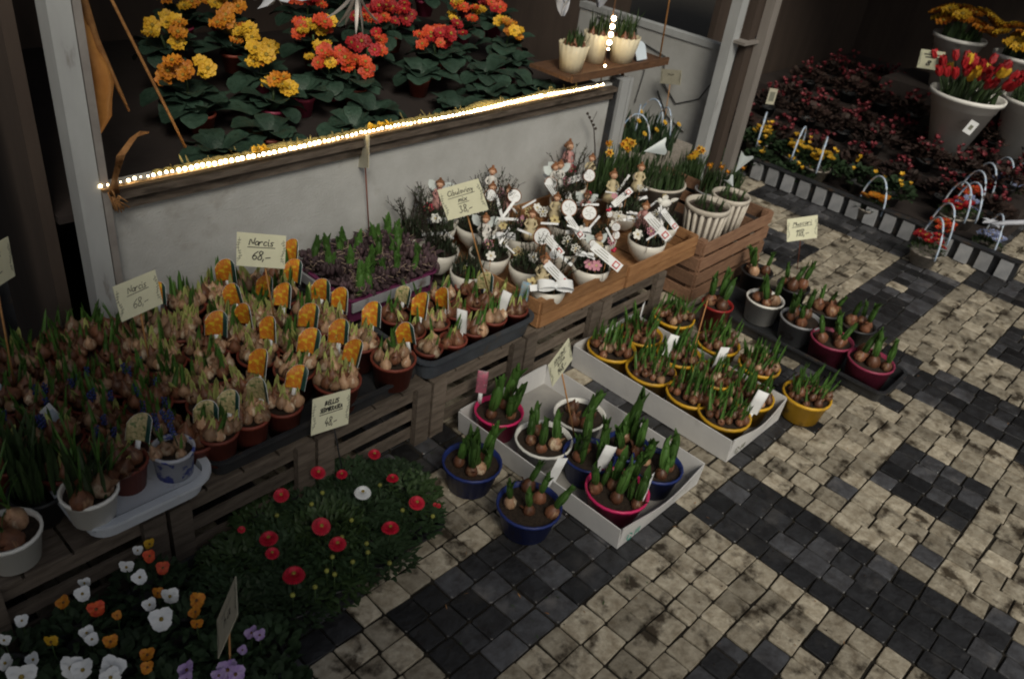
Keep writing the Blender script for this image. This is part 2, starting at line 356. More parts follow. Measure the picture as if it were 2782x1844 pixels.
# side wall of the neighbour stall
sw = thing('side_wall', 'grey white side wall with black cables between the stalls', 'wall', (3.66, 2.25, 0))
m = MB(); m.box((0, .1, .36), (.04, .95, .72)); part('panel', m.mesh('panel', wall_m, False), sw)
m = MB(); m.box((-.002, .1, .735), (.05, .96, .03)); part('top_rail', m.mesh('top_rail', post_m, False), sw)
m = MB(); m.tube([(-.024, .45, .70), (-.026, .2, .66), (-.026, .0, .62), (-.026, -.02, .5), (-.026, -.12, .42), (-.026, -.24, .48), (-.026, -.3, .6)], .003, 5); part('cable', m.mesh('cable', black_m), sw)
m = MB(); m.tube([(-.026, .0, .45), (-.026, -.08, .35), (-.026, -.2, .30)], .003, 5); part('cable', m.mesh('cable', black_m), sw)
m = MB(); m.tube([(-.026, .2, .70), (-.026, .1, .52), (-.026, .12, .35)], .002, 5); part('cable', m.mesh('cable', black_m), sw)
# poles at its front
pl = thing('stall_pole', 'pair of grey white poles at the front corner of the side wall', 'pole', (3.60, 1.86, 0))
m = MB(); m.box((-.03, .03, 1.05), (.06, .05, 2.1)); part('wide_pole', m.mesh('wide_pole', post_m, False), pl)
m = MB(); m.box((.10, -.06, 1.05), (.045, .045, 2.1)); m.box((.135, -.06, 1.05), (.010, .04, 2.1)); part('thin_pole', m.mesh('thin_pole', greypole, False), pl)
m = MB(); m.box((.05, -.01, 1.05), (.06, .04, 2.1)); part('dark_strip', m.mesh('dark_strip', brown_m, False), pl)
m = MB(); m.box((.05, -.02, .80), (.20, .07, .012)); part('clamp', m.mesh('clamp', greypole, False), pl)
# neighbour stall interior: dark surfaces behind and beside
nb = thing('neighbour_stall', 'dark brown interior of the neighbouring stall beyond the poles', 'stall', (0, 0, 0))
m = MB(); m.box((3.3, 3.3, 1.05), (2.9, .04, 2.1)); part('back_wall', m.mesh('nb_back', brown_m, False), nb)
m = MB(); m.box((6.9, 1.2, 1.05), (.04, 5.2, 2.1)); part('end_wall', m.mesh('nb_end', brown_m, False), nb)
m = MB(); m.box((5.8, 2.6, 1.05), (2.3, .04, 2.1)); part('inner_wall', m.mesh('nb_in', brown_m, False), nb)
m = MB(); m.box((5.75, 1.6, 2.15), (2.4, 3.6, .04)); part('roof', m.mesh('nb_roof', brown_m, False), nb)  # unseen roof, its reach set to keep the flower bed dim
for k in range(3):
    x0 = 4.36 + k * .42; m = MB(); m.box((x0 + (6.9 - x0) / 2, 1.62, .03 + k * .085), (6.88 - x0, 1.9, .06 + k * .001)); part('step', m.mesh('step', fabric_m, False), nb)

cn = thing('canopy', 'dark cloth canopy of a stall standing left behind the viewer', 'canopy', (-1.6, -.9, 2.35))  # unseen cloth added overhead to darken the left foreground
m = MB(); m.box((0, 0, 0), (2.8, 3.0, .02)); part('cloth', m.mesh('canopy_cloth', fabric_m, False), cn)
for px_, py_ in ((-1.35, -1.45), (-1.35, 1.45), (1.35, -1.45)):
    m = MB(); m.tube([(px_, py_, 0), (px_, py_, -2.35)], .02, 8); part('pole', m.mesh('canopy_pole', greypole), cn)

# ------------------------------------------------------------------ LED strip with moss on the ledge
led = thing('led_strip', 'string of warm white lights glowing along the stall ledge', 'light strip', (0, WY, 0))
m = MB(); m.box((1.715, -.03, .690), (1.96, .012, .006)); part('strip', m.mesh('strip', ledback, False), led)
mb = MB(); mb.ball((0, 0, 0), .0046, 7, 5); bead = mb.mesh('light_bead', led_m)
for k in range(120):
    t = k / 119; x = .735 + t * 1.96
    s_ = 1 if (R_.random() > .08) else .6
    if .775 < x < .80 or .83 < x < .85: s_ = .45
    part('light_bead', bead, led, T(x + R_.uniform(-.0018, .0018), -.030, .699 + .003 * math.sin(x * 9) + R_.uniform(-.0012, .0012)) @ SC(s_ * (1.15 if math.sin(x * 6 + 1) > .2 else .85)))
vl = thing('led_column', 'short vertical string of white lights beside the cream pots', 'light strip', (2.735, 1.955, 0))  # glowing beads imitate light strips mirrored in the glass pane
for k in range(4): part('light_bead', bead, vl, T(.0, 0, .845 + k * .030) @ SC(2.1))
part('light_bead', bead, vl, T(0, 0, .82) @ SC(1.0)); part('light_bead', bead, vl, T(0, 0, .755) @ SC(1.1))
m = MB(); m.tube([(0, .008, .66), (0, .008, 1.4)], .003, 5); part('cord', m.mesh('cord', shelfwood), vl)
m = MB()
for k in range(260):
    x = R_.uniform(.9, 2.6); h_ = .010 + .020 * max(0, noise.noise(Vector((x * 5, 0, 0)))) + .004 * R_.random()
    m.leaf(R_.uniform(.02, .045), .006, R_.uniform(-1.4, 1.4), .2, 3, T(x, R_.uniform(-.005, .03), .677) @ RZ(R_.uniform(0, 6.3)) @ RY(R_.uniform(1.15, 1.6)))
for k in range(60):
    x = .9 + 1.7 * k / 60; m.ball((x, .016, .677 + .006), .012 + .034 * max(0, noise.noise(Vector((x * 6, 2, 0)))), 7, 4, sc=(1.4, .8, .7))
for xc in (1.18, 1.20, 1.58, 1.61, 1.64):
    for q in range(6): m.leaf(.022, .014, .4, .3, 3, T(xc + R_.uniform(-.01, .01), .0, .69) @ RZ(q) @ RY(R_.uniform(.2, 1.2)), mi=1)
o = solo('moss_trim', m.mesh('moss_trim', [moss_m, pet_y]), 'dry yellowish moss and straw lying along the lit ledge', 'moss', M=T(0, WY + .006, 0)); o['kind'] = 'stuff'
# straw wreath handle at the left end of the ledge
m = MB()
for k in range(7):
    m.tube([(.0 + .004 * k, -.045, -.02), (.01, -.06 - .003 * k, .03), (.03 + .003 * k, -.05, .075), (.08 + .004 * k, -.02, .10 + .002 * k), (.14, .01, .095)], .0022, 4)
for k in range(14): m.tube([(R_.uniform(-.01, .03), -.05, R_.uniform(-.03, 0)), (R_.uniform(0, .04), -.06, R_.uniform(-.07, -.02))], .0016, 4)
solo('straw_bow', m.mesh('straw_bow', straw_m), 'curved bundle of brown straw at the left end of the lit ledge', 'decoration', M=T(.745, WY, .70))
# rope and brace left in the window
m = MB(); m.tube([(.80, 2.02, 1.35), (.86, 2.02, 1.1), (.98, 2.04, .80), (1.02, 2.05, .70)], .004, 6); solo('rope', m.mesh('rope', straw_m), 'thin brown rope slanting down to the ledge at window left', 'rope')
m = MB(); m.tube([(.755, 1.99, 1.3), (.80, 1.99, 1.02), (.835, 2.0, .92), (.86, 2.0, .84)], [.012, .010, .006, .003], 6); solo('bent_stick', m.mesh('bent_stick', straw_m), 'bent brown stick leaning in the left corner of the window', 'stick')
m = MB(); v = []; 
for k in range(9):
    z = .80 + k * .04; w = (.012, .026, .032, .036, .03, .024, .018, .012, .008)[k]
    for q in range(7): a = PI * q / 6; v.append((.765 + w * (1 - math.cos(a)) * .9 + .004 * math.sin(k * 2.1), 2.0 - .03 * math.sin(a) * (w / .03) + .004 * math.sin(q * 3 + k), z))
m.add(v, [(k * 7 + q, k * 7 + q + 1, k * 7 + q + 8, k * 7 + q + 7) for k in range(8) for q in range(6)])
solo('paper_cover', m.mesh('paper_cover', foil_m), 'crumpled orange brown paper behind the left window post', 'paper')

# ------------------------------------------------------------------ primroses in the window
prim_leaf = []
for q in range(3):
    m = MB(); m.leaf(.105, .062, 1.25 + q * .2, .22, 7, shape=lambda t: (.22 + .95 * math.sin(PI * min(1, t * .92) ** 1.5) if t < 1 else .2), tip=.25)
    prim_leaf.append(m.mesh('primrose_leaf', leaf_t))
def double_flower(r, layers, outer, inner, rim=None):
    m = MB(); rr = random.Random(int(r * 1e5) + layers)
    for L in range(layers):
        n = 6; ra = r * (1 - .34 * L)
        for k in range(n):
            a = 2 * PI * k / n + L * .5 + rr.uniform(-.1, .1)
            v = [(0, 0, .002 + .003 * L)]; nn = 5
            for q in range(nn + 1):
                t = (q / nn - .5) * 1.15 * 2 * PI / n; rad = ra * (.80 + .26 * math.sin(PI * q / nn)) * rr.uniform(.94, 1.05); zz = .004 + L * .005 + .003 * math.cos(q * 3.1) + .004 * (L == 0)
                v.append((rad * math.cos(a + t), rad * math.sin(a + t), zz))
            v2 = [(x * .55, y * .55, z * .6 + .003 * L) for x, y, z in v[1:]]
            o = len(v); v += v2
            f = [(0, o + q, o + q + 1) for q in range(nn)]; m.add(v, f, mi=1 if L < layers - 1 or layers == 1 else 0)
            m.add(v, [(o + q, 1 + q, 2 + q, o + q + 1) for q in range(nn)], mi=0)
    m.ball((0, 0, .003 + .003 * layers), r * .24, 7, 4, mi=2, sc=(1, 1, .5))
    return m.mesh('flower_head', [outer, inner, eye_y])
pf = {'yellow': [double_flower(.021, 2, pet_y, pet_o), double_flower(.019, 2, pet_o, pet_ro)], 'orange': [double_flower(.0211, 2, pet_o, pet_ro), double_flower(.0191, 2, pet_y, pet_o)],
      'red': [double_flower(.0212, 2, pet_r, pet_r), double_flower(.0192, 2, pet_ro, pet_r)], 'redyellow': [double_flower(.0213, 2, pet_ro, pet_y), double_flower(.0193, 2, pet_y, pet_r)]}
def pot_mesh(key, r, h, mt, lip=.004, rb=.72, n=22, thick=.003, lipmat=None):
    def fn():
        m = MB(); rbm = r * rb
        m.lathe([(.001, 0), (rbm, 0), (r * .97, h - lip * 2.2), (r + lip * .5, h - lip * 2.2), (r + lip * .6, h), (r - thick, h), (r * .95 - thick, h - .02), (r * .9 - thick, h - .03)], n)
        return m.mesh(key, mt)
    return cached(('pot', key, r, h), fn)
def soil_mesh(r):
    def fn():
        m = MB(); v = [(0, 0, .003)]; n = 16; rr = random.Random(5)
        for j in (1, 2):
            for i in range(n): a = 2 * PI * i / n; v.append((r * j / 2 * math.cos(a), r * j / 2 * math.sin(a), rr.uniform(-.003, .004) if j == 1 else 0))
        f = [(0, 1 + i, 1 + (i + 1) % n) for i in range(n)] + [(1 + i, 1 + n + i, 1 + n + (i + 1) % n, 1 + (i + 1) % n) for i in range(n)]
        return m.add(v, f).mesh('soil', soil_m)
    return cached(('soil', round(r, 3)), fn)
pin = 0
prows = [(2.13, .575, 7), (2.28, .60, 7), (2.43, .64, 7), (2.60, .69, 7), (2.78, .74, 7)]
RN = ['front row', 'second row', 'third row', 'fourth row', 'back row']
for ri, (y, z, n) in enumerate(prows):
    for k in range(n):
        x = 1.08 + (2.52 - 1.08) * k / (n - 1) + R_.uniform(-.07, .07) + ri * .07
        fx = (x - 1.16 - ri * .05) / 1.25
        kind = 'orange' if fx < .18 else ('yellow' if fx < .35 else ('redyellow' if fx < .5 and R_.random() < .6 else 'red'))
        if fx > .55 and R_.random() < .3: kind = R_.choice(['redyellow', 'yellow'])
        cw = {'orange': 'orange', 'yellow': 'golden yellow', 'redyellow': 'red and yellow', 'red': 'red'}[kind]
        t = thing('primrose_plant', f'{cw} primrose with broad leaves in the stall window, {RN[ri]}, {nth(k)}', 'primrose', (x, y + R_.uniform(-.06, .06), z + R_.uniform(-.01, .02)), R_.uniform(0, 6), 'primroses in the stall window')
        part('pot', pot_mesh('pot_dpink' if R_.random() < .5 else 'pot_terra', .042, .065, dpink_p if R_.random() < .5 else terra), t)
        for q in range(17):
            a = q * 2.4 + R_.uniform(-.2, .2); s_ = R_.uniform(.75, 1.2) * (1.05 - .03 * q)
            part('leaf', R_.choice(prim_leaf), t, T(.012 * math.cos(a), .012 * math.sin(a), .06) @ RZ(a) @ RY(.25 + .5 * (q < 6) + R_.uniform(-.1, .15)) @ SC(s_ * R_.uniform(.95, 1.35)))
        if ri == 0 or ri == 1 and k not in (1, 3): continue
        nf = R_.randint(6, 10) + (3 if ri > 1 else 0); hub = (R_.uniform(-.02, .02), R_.uniform(-.02, .02))
        for q in range(nf):
            a = R_.uniform(0, 6.3); d = .072 * math.sqrt(R_.random()); zz = .160 - d * .35 + R_.uniform(-.02, .03)
            px, py = hub[0] + d * math.cos(a), hub[1] + d * math.sin(a)
            part('flower', R_.choice(pf[kind]), t, T(px, py, zz) @ RZ(-.64 - t.rotation_euler.z + R_.uniform(-.7, .7)) @ RX(R_.uniform(.2, 1.1)) @ RZ(a) @ SC(R_.uniform(.95, 1.5)))
        m = MB(); m.tube([(0, 0, .06), (hub[0] * .6, hub[1] * .6, .10), (*hub, .125)], .004, 5); part('stem', cached(('pstem', q), lambda: m.mesh('stem', leaf_m)), t)
# white cloth flower hanging above
m = MB()
for k in range(6): m.leaf(.13 + .02 * (k % 2), .05, .5 + .2 * k, .4, 6, RZ(k * 1.1) @ RX(PI + .15))
solo('hanging_cloth', m.mesh('hanging_cloth', white_pet), 'pale hanging cloth among the yellow primroses at the window top', 'cloth', M=T(1.46, 2.28, 1.10))
m = MB()
for k in range(9): m.leaf(.15, .012, R_.uniform(-1.2, 1.2), .1, 8, RZ(k * .8) @ RX(PI + R_.uniform(-.5, .5)))
solo('silver_ribbon', m.mesh('silver_ribbon', metal_m), 'curled silver ribbon hanging between red primroses in window', 'ribbon', M=T(1.74, 2.25, 1.03))

# shelf board with scalloped cream pots
bd = thing('hanging_shelf', 'narrow brown board hanging on a rope at window right', 'shelf', (2.82, 2.035, .735))
m = MB(); m.box((0, 0, 0), (.66, .20, .014)); part('board', m.mesh('shelf_board', shelfwood, False), bd)
m = MB(); m.box((.0, -.108, .005), (.64, .012, .03)); part('edge_strip', m.mesh('edge_strip', shelfwood, False), bd)
m = MB(); m.tube([(.285, -.09, -.02), (.27, -.08, .3), (.22, -.06, .8)], .004, 6); part('rope', m.mesh('shelf_rope', straw_m), bd)
def scallop(r, h):
    def fn():
        m = MB(); n = 48
        def wob(R0, z, a, j):
            k = .5 + .5 * math.cos(a * 16)
            if j in (3, 4): return R0 + .003 * k, z + .006 * k
            return R0 + (.001 * k if j > 0 else 0), z
        m.lathe([(.001, 0), (r * .72, 0), (r * .86, h * .5), (r, h), (r * .95, h), (r * .88, h - .025), (.001, h - .027)], n, wob=wob)
        return m.mesh('scalloped_pot', cream_m)
    return cached(('scal', r, h), fn)
def small_shoots(n, r, L, key=0, mt=None, w=.007):
    def fn():
        m = MB(); rr = random.Random(n + key)
        for k in range(n):
            a = rr.uniform(0, 6.3); d = r * rr.random() ** .5
            m.leaf(L * rr.uniform(.6, 1.15), w * rr.uniform(.7, 1.3), rr.uniform(-.25, .6), .5, 4, T(d * math.cos(a), d * math.sin(a), 0) @ RZ(rr.uniform(0, 6.3)))
        return m.mesh('shoots', mt or leaf_m)
    return cached(('shoots', n, r, L, key, w, (mt or leaf_m).name), fn)

# ------------------------------------------------------------------ bulbs, shoots, pots
def bulb_mesh(key, mt):
    def fn():
        m = MB(); rr = random.Random(key)
        def wob(r, z, a, j): return r * (1 + .07 * math.sin(3 * a + key) + rr.uniform(-.03, .03)), z
        m.lathe([(.002, -.004), (.010, -.002), (.0165, .008), (.0175, .017), (.013, .027), (.006, .034), (.0035, .042), (.001, .047)], 10, wob=wob)
        # loose papery skin
        m.leaf(.03, .014, .6, .4, 3, T(.012, 0, .012) @ RZ(key) @ RY(.2))
        return m.mesh('bulb', mt)
    return cached(('bulb', key, mt.name), fn)
def shoot_mesh(kind, key):
    def fn():
        m = MB(); rr = random.Random(key * 7 + 1)
        if kind == 'tip':      # short pale spear
            m.leaf(.035, .010, .1, .9, 4, shape=lambda t: 1 - t * .5); m.leaf(.030, .010, -.1, .9, 4, RZ(PI), shape=lambda t: 1 - t * .5)
            return m.mesh('shoot', shoot_y)
        if kind == 'green':    # slender green leaves round a pale base
            for k in range(3): m.leaf(rr.uniform(.04, .065), .008, rr.uniform(.0, .35), .7, 4, RZ(k * 2.1 + key) @ T(-.002, 0, 0), shape=lambda t: 1 - t * .45)
            return m.mesh('shoot', shoot_g)
        if kind == 'fine':
            for k in range(5): m.leaf(rr.uniform(.03, .06), .0045, rr.uniform(-.1, .5), .6, 4, RZ(k * 1.3 + key) @ T(-.002, 0, 0), shape=lambda t: 1 - t * .5)
            return m.mesh('shoot', shoot_g)
        if kind == 'long':
            for k in range(4): m.leaf(rr.uniform(.09, .14), .007, rr.uniform(.1, .9), .5, 6, RZ(k * 1.6 + key), shape=lambda t: 1 - t * .5)
            return m.mesh('shoot', shoot_g)
        # hyacinth: thick upright bundle of broad channelled leaves round a bud
        Lh = .105
        for k in range(7):
            m.leaf(Lh * rr.uniform(.62, 1.1), .025, .16 + rr.uniform(.0, .3) * (k > 2), .75, 6, RZ(k * 2.4 + key) @ T(.006 + .002 * (k > 3), 0, 0) @ RY(-.10), shape=lambda t: .65 + .5 * math.sin(PI * t ** .9) - .25 * t, tip=.15)
        m.lathe([(.001, 0), (.010, .005), (.012, .04), (.011, .065), (.004, .082), (.001, .086)], 8)
        return m.mesh('shoot', hya_g)
    return cached(('shoot', kind, key), fn)
def tag_mesh(kind):
    def fn():
        m = MB(); mats = {'orange': orange_t, 'pale': pale_t, 'pink': pinkpic, 'blue': bluepic, 'white': tag_w}[kind]
        w = .062; hh = .082; n = 8; v = []; R0 = .038
        if kind in ('white', 'pink', 'blue'): w = .032; hh = .080; R0 = .2
        for s_ in (0, .0012):
            for k in range(n + 1):
                a = (k / n - .5) * w / R0; top = hh - .018 * (abs(k / n - .5) * 2) ** 2.5 * (w > .04) - (.018 * k / n if kind in ('orange', 'pale') else 0)
                for z in (0, top * .5, top): v.append(((R0 + s_) * math.sin(a), R0 - (R0 + s_) * math.cos(a) , z))
        N = (n + 1) * 3; f = []; mi = []
        for k in range(n):
            for j in range(2):
                o = k * 3 + j; f.append((o, o + 3, o + 4, o + 1)); mi.append(1 if (k <= 1 and kind in ('orange', 'pale')) else 0)
                f.append((o + N, o + 1 + N, o + 4 + N, o + 3 + N)); mi.append(1)
            f.append((k * 3 + 2, k * 3 + 5, k * 3 + 5 + N, k * 3 + 2 + N)); mi.append(2)
        for o in (0, n * 3):
            for j in range(2): f.append((o + j, o + j + 1, o + j + 1 + N, o + j + N)); mi.append(2)
        m.add(v, f); m.m = mi
        # spike
        m.box((0, 0, -.02), (.012, .0012, .04), mi=2)
        return m.mesh('picture_tag', [mats, teal_t if kind in ('orange', 'pale') else mats, tag_w], True)
    return cached(('tag', kind), fn)
def bulb_pot(label, loc, r=.055, h=.09, potmat=terra, potname='terra', nb=7, bmat=bulb_b, shoots='tip', tag=None, tagrot=0., group=None, bs=1., rz=None, sprob=.8, ss=1., sink=.012, tagoff=None, name='potted_bulbs', rb=.78, lip=.004, jit=.008):
    t = thing(name, label, 'potted bulbs', loc, R_.uniform(0, 6.3) if rz is None else rz, group)
    part('pot', pot_mesh('pot_' + potname, r, h, potmat, rb=rb, lip=lip), t)
    zs = h - sink; part('soil', soil_mesh(r * .93), t, T(0, 0, zs))
    ga = 2.39996
    for k in range(nb):
        d = r * .82 * math.sqrt((k + .35) / nb) * (1 if nb > 2 else .6); a = k * ga + R_.uniform(-.25, .25)
        if nb <= 4: d = r * .48
        x, y = d * math.cos(a), d * math.sin(a); s_ = bs * R_.uniform(.85, 1.15)
        tilt = R_.uniform(-.45, .45)
        Mb = T(x, y, zs - .006 + R_.uniform(0, jit)) @ RX(tilt) @ RZ(R_.uniform(0, 6)) 
        part('bulb', bulb_mesh(k % 4, bmat if R_.random() > .15 else (bulb_b if bmat == bulb_p else bulb_p)), t, Mb @ SC(s_))
        if R_.random() < sprob:
            sh = shoots if isinstance(shoots, str) else R_.choice(shoots)
            zo = .030 * s_ if sh != 'hya' else .028 * s_
            part('shoot', shoot_mesh(sh, R_.randint(0, 3)), t, Mb @ T(0, 0, zo) @ SC(ss * R_.uniform(.8, 1.2)))
    if tag:
        wr = t.rotation_euler.z; ox, oy = tagoff or (r * .75, 0)
        part('picture_tag', tag_mesh(tag), t, RZ(-wr) @ T(ox, oy, zs + (.048 if tag in ('orange', 'pale') else .022)) @ RZ(tagrot + (PI if tag in ('orange', 'pale') else 0)) @ RX(R_.uniform(-.15, .3)) @ RY(R_.uniform(-.2, .2)) @ SC(R_.uniform(.86, 1.02)))
    return t

# ------------------------------------------------------------------ wooden crates
def crate(label, x0, x1, y0, y1, z0, z1, nslat, m_, cat='crate', group=None, post=.03, slat_h=None, floor=True, front=False):
    t = thing('wooden_crate', label, cat, ((x0 + x1) / 2, (y0 + y1) / 2, z0), 0, group)
    w, d, h = x1 - x0, y1 - y0, z1 - z0
    for sx in (-1, 1):
        for sy in (-1, 1):
            m = MB(); m.box((sx * (w / 2 - post / 2), sy * (d / 2 + .002 if front else d / 2 - .009 - post / 2), h / 2 + .0), (post, .02 if front else post, h * 1.0)); part('corner_post', cached(('post', post, h, m_.name, sx, sy, w, d), lambda: m.mesh('corner_post', m_, False)), t)
    pitch = (h) / nslat; sh = slat_h or pitch * .72
    for k in range(nslat):
        z = pitch * (k + .5) + .003
        for sy in (-1, 1):
            m = MB(); m.box((0, 0, 0), (w, .008, sh)); part('slat', cached(('slx', w, sh, m_.name), lambda: m.mesh('slat', m_, False)), t, T(0, sy * (d / 2 - (.013 if front else .004)), z) @ RY(R_.uniform(-.006, .006)))
        for sx in (-1, 1):
            m = MB(); m.box((0, 0, 0), (.008, d - .018, sh)); part('slat', cached(('sly', d, sh, m_.name), lambda: m.mesh('slat', m_, False)), t, T(sx * (w / 2 + .0045), 0, z))
    if floor:
        nf = max(3, int(w / .09))
        for k in range(nf):
            m = MB(); m.box((0, 0, 0), (w / nf - .008, d - .02, .007)); part('floor_slat', cached(('fl', w, d, m_.name), lambda: m.mesh('floor_slat', m_, False)), t, T(-w / 2 + w * (k + .5) / nf, 0, .006))
    return t
edges = [-.235, .155, .545, .935, 1.325, 1.715, 2.105]
nm = ['below the far left leafy pots', 'below the white styrene tray', 'below the sedmikraska price card', 'below the front daffodil pots with orange tags', 'below the blue black plastic tray', 'below the pine crate with the bow', 'nearest the tall reddish crate']
for k, x in enumerate(edges):
    c_ = crate('grey weathered slatted crate under the display, ' + nm[k], x, x + .38, 1.34, 1.92, 0, .20, 3, oldwood, group='grey crates under the flower display', post=.05, slat_h=.036, floor=False, front=True)
    m = MB()
    for q in range(4): m.box((-.19 + .095 * (q + .5), 0, .197), (.088, .575, .008))
    part('top_board', m.mesh('top_board', oldwood, False), c_)
crate('shallow fresh pine crate holding white bowls, left one', 1.775, 2.215, 1.335, 1.90, .206, .305, 2, newwood, group='pine crates of white bowls', post=.022, slat_h=.043)
crate('shallow fresh pine crate holding white bowls, right one', 2.225, 2.665, 1.33, 1.90, .206, .295, 2, newwood, group='pine crates of white bowls', post=.022, slat_h=.038)
crate('tall reddish slatted crate carrying white ribbed pots at the right end', 2.68, 3.22, 1.30, 1.86, 0, .275, 4, redwood, post=.03)

# ------------------------------------------------------------------ plastic trays
def tray(name, label, x0, x1, y0, y1, z, h, m_, rim=.012, cat='tray', group=None, rz=0, rr=.03, floor=True):
    t = thing(name, label, cat, ((x0 + x1) / 2, (y0 + y1) / 2, z), rz, group)
    w, d = (x1 - x0) / 2, (y1 - y0) / 2
    def ring(e, n=5):
        pts = []
        for cx, cy, a0 in ((w - rr, d - rr, 0), (-w + rr, d - rr, PI / 2), (-w + rr, -d + rr, PI), (w - rr, -d + rr, 1.5 * PI)):
            for q in range(n + 1): a = a0 + q * PI / 2 / n; pts.append((cx + (rr + e) * math.cos(a), cy + (rr + e) * math.sin(a)))
        return pts
    lv = [(-.008, 0), (-.001, h - .002), (rim, h - .002), (rim, h - .006 - rim * .3), (rim + .001, h - .004), (rim, h + .001), (-.004, h + .001), (-.011, .004)]
    lv = [(-.008, 0), (0, h - .008), (rim, h - .008), (rim, h), (-.003, h), (-.011, .004)]
    m = MB(); v = []; n = len(ring(0))
    for e, z_ in lv: v += [(x, y, z_) for x, y in ring(e)]
    f = [(j * n + i, j * n + (i + 1) % n, (j + 1) * n + (i + 1) % n, (j + 1) * n + i) for j in range(len(lv) - 1) for i in range(n)]
    m.add(v, f + ([tuple(range(n))[::-1], tuple(range((len(lv) - 1) * n, len(lv) * n))]))
    part('tray_shell', m.mesh('tray_shell', m_, False), t); return t
tz = .2065
tray('styrene_tray', 'white styrene tray with rounded corners at the left end of the display', 0.375, .64, 1.305, 1.50, .225, .052, styro, rim=.016, rr=.05)
m = MB(); m.box((.508, 1.402, .2595), (.24, .17, .02)); solo('styrene_deck', m.mesh('styrene_deck', styro, False), 'flat white deck inside the styrene tray under the three pots', 'tray insert')
m = MB(); m.box((.5, 1.44, .2205), (.2, .2, .027)); solo('tray_block', m.mesh('tray_block', oldwood, False), 'short wood block beneath the white styrene tray', 'block')
tray('plant_tray', 'black plastic tray under the orange tagged daffodil pots', .668, 1.27, 1.345, 1.90, tz, .05, black_m, rim=.008)
tray('plant_tray', 'blue black plastic tray with rounded lip next to the pine crate', 1.30, 1.745, 1.335, 1.62, tz, .065, bluegrey_m, rim=.012, rr=.04)
tray('plant_tray', 'purple plastic tray with grey rim holding budding purple hyacinths', 1.285, 1.62, 1.66, 1.925, tz + .03, .085, purple_p, rim=.008, rr=.02)
m = MB(); m.box((1.27, 1.79, .30), (.008, .26, .03)); m.box((1.43, 1.648, .30), (.30, .006, .03)); solo('tray_edging', m.mesh('tray_edging', grey_p, False), 'grey plastic edging around the purple tray', 'edging')

# ------------------------------------------------------------------ narcissus pots with orange tags
npos = []
for ri, (y, xs) in enumerate([(1.385, (.70, .795, .885, 1.03, 1.20)), (1.49, (.735, .85, .965, 1.08, 1.19)), (1.595, (.72, .83, .94, 1.05, 1.165)), (1.70, (.73, .835, .94, 1.05, 1.155)), (1.80, (.74, .85, .95, 1.05, 1.16)), (1.885, (.79, .9, 1.0, 1.1, 1.19))]):
    for k, x in enumerate(xs):
        x += R_.uniform(-.012, .012); yy = y + R_.uniform(-.012, .012)
        tg = 'orange'
        if ri == 0 and k < 2: tg = 'pale'
        if ri >= 1 and k == 0: tg = None
        if ri == 5: tg = None if k % 2 else 'orange'
        if (ri, k) in ((2, 1), (4, 1)): tg = None
        r = .053 if ri else (.046 if k < 3 else .060)
        d = {'orange': 'with orange picture tag', 'pale': 'with pale picture tag', None: 'without picture tag'}[tg]
        bulb_pot(f'terracotta pot of daffodil bulbs {d}, {RN[ri] if ri < 5 else "row against the wall"}, {nth(k)}', (x, yy, tz + .012 + R_.uniform(-.006, .014)), r, .085 + .015 * (ri == 5), terra, 'terra', R_.randint(11, 16), bulb_p, R_.choice([['tip'], ['tip', 'green'], ['tip', 'tip', 'green']]), tg, R_.uniform(-1.35, -.6), 'daffodil bulb pots on the display', bs=.88, sprob=.85, ss=1.1, tagoff=(r * .6, -r * .2), sink=.006, jit=.022)
# left side: brown bulbs and little blue flowers
def blue_spikes(t, z, n=4):
    for k in range(n):
        a = R_.uniform(0, 6.3)
        def fn():
            m = MB(); m.tube([(0, 0, 0), (0, 0, .06)], .0015, 4)
            for q in range(14): m.ball((.004 * math.cos(q * 2.4), .004 * math.sin(q * 2.4), .035 + q * .002), .003, 5, 3, mi=1)
            return m.mesh('blue_spike', [leaf_m, mat('muscari_blue', (.03, .05, .24), (.02, .03, .12), 60, .5)])
        part('blue_spike', cached('bspike', fn), t, T(.025 * math.cos(a), .025 * math.sin(a), z + .02) @ RX(R_.uniform(-.3, .3)))
li = 0
for ri, (y, xs) in enumerate([(1.49, (.40, .50, .61)), (1.58, (.20, .32, .43, .53, .635)), (1.67, (.22, .33, .44, .54, .64)), (1.76, (.30, .41, .52, .63)), (1.85, (.38, .48, .58, .68)), (1.91, (.48, .58, .67))]):
    for k, x in enumerate(xs):
        t = bulb_pot(f'pot of brown bulbs left of the orange tags, {RN[ri] if ri < 5 else "row against the wall"}, {nth(k)}', (x, y, tz + .014), .054, .085, terra, 'terra', 13, bulb_b, ['tip', 'green', 'green', 'fine'], None, 0, 'brown bulb pots at the left end', bs=.9, ss=1.0, sprob=.75, jit=.03, sink=.006)
        if ri in (0, 1, 2) and k > 0: blue_spikes(t, .07, 3)
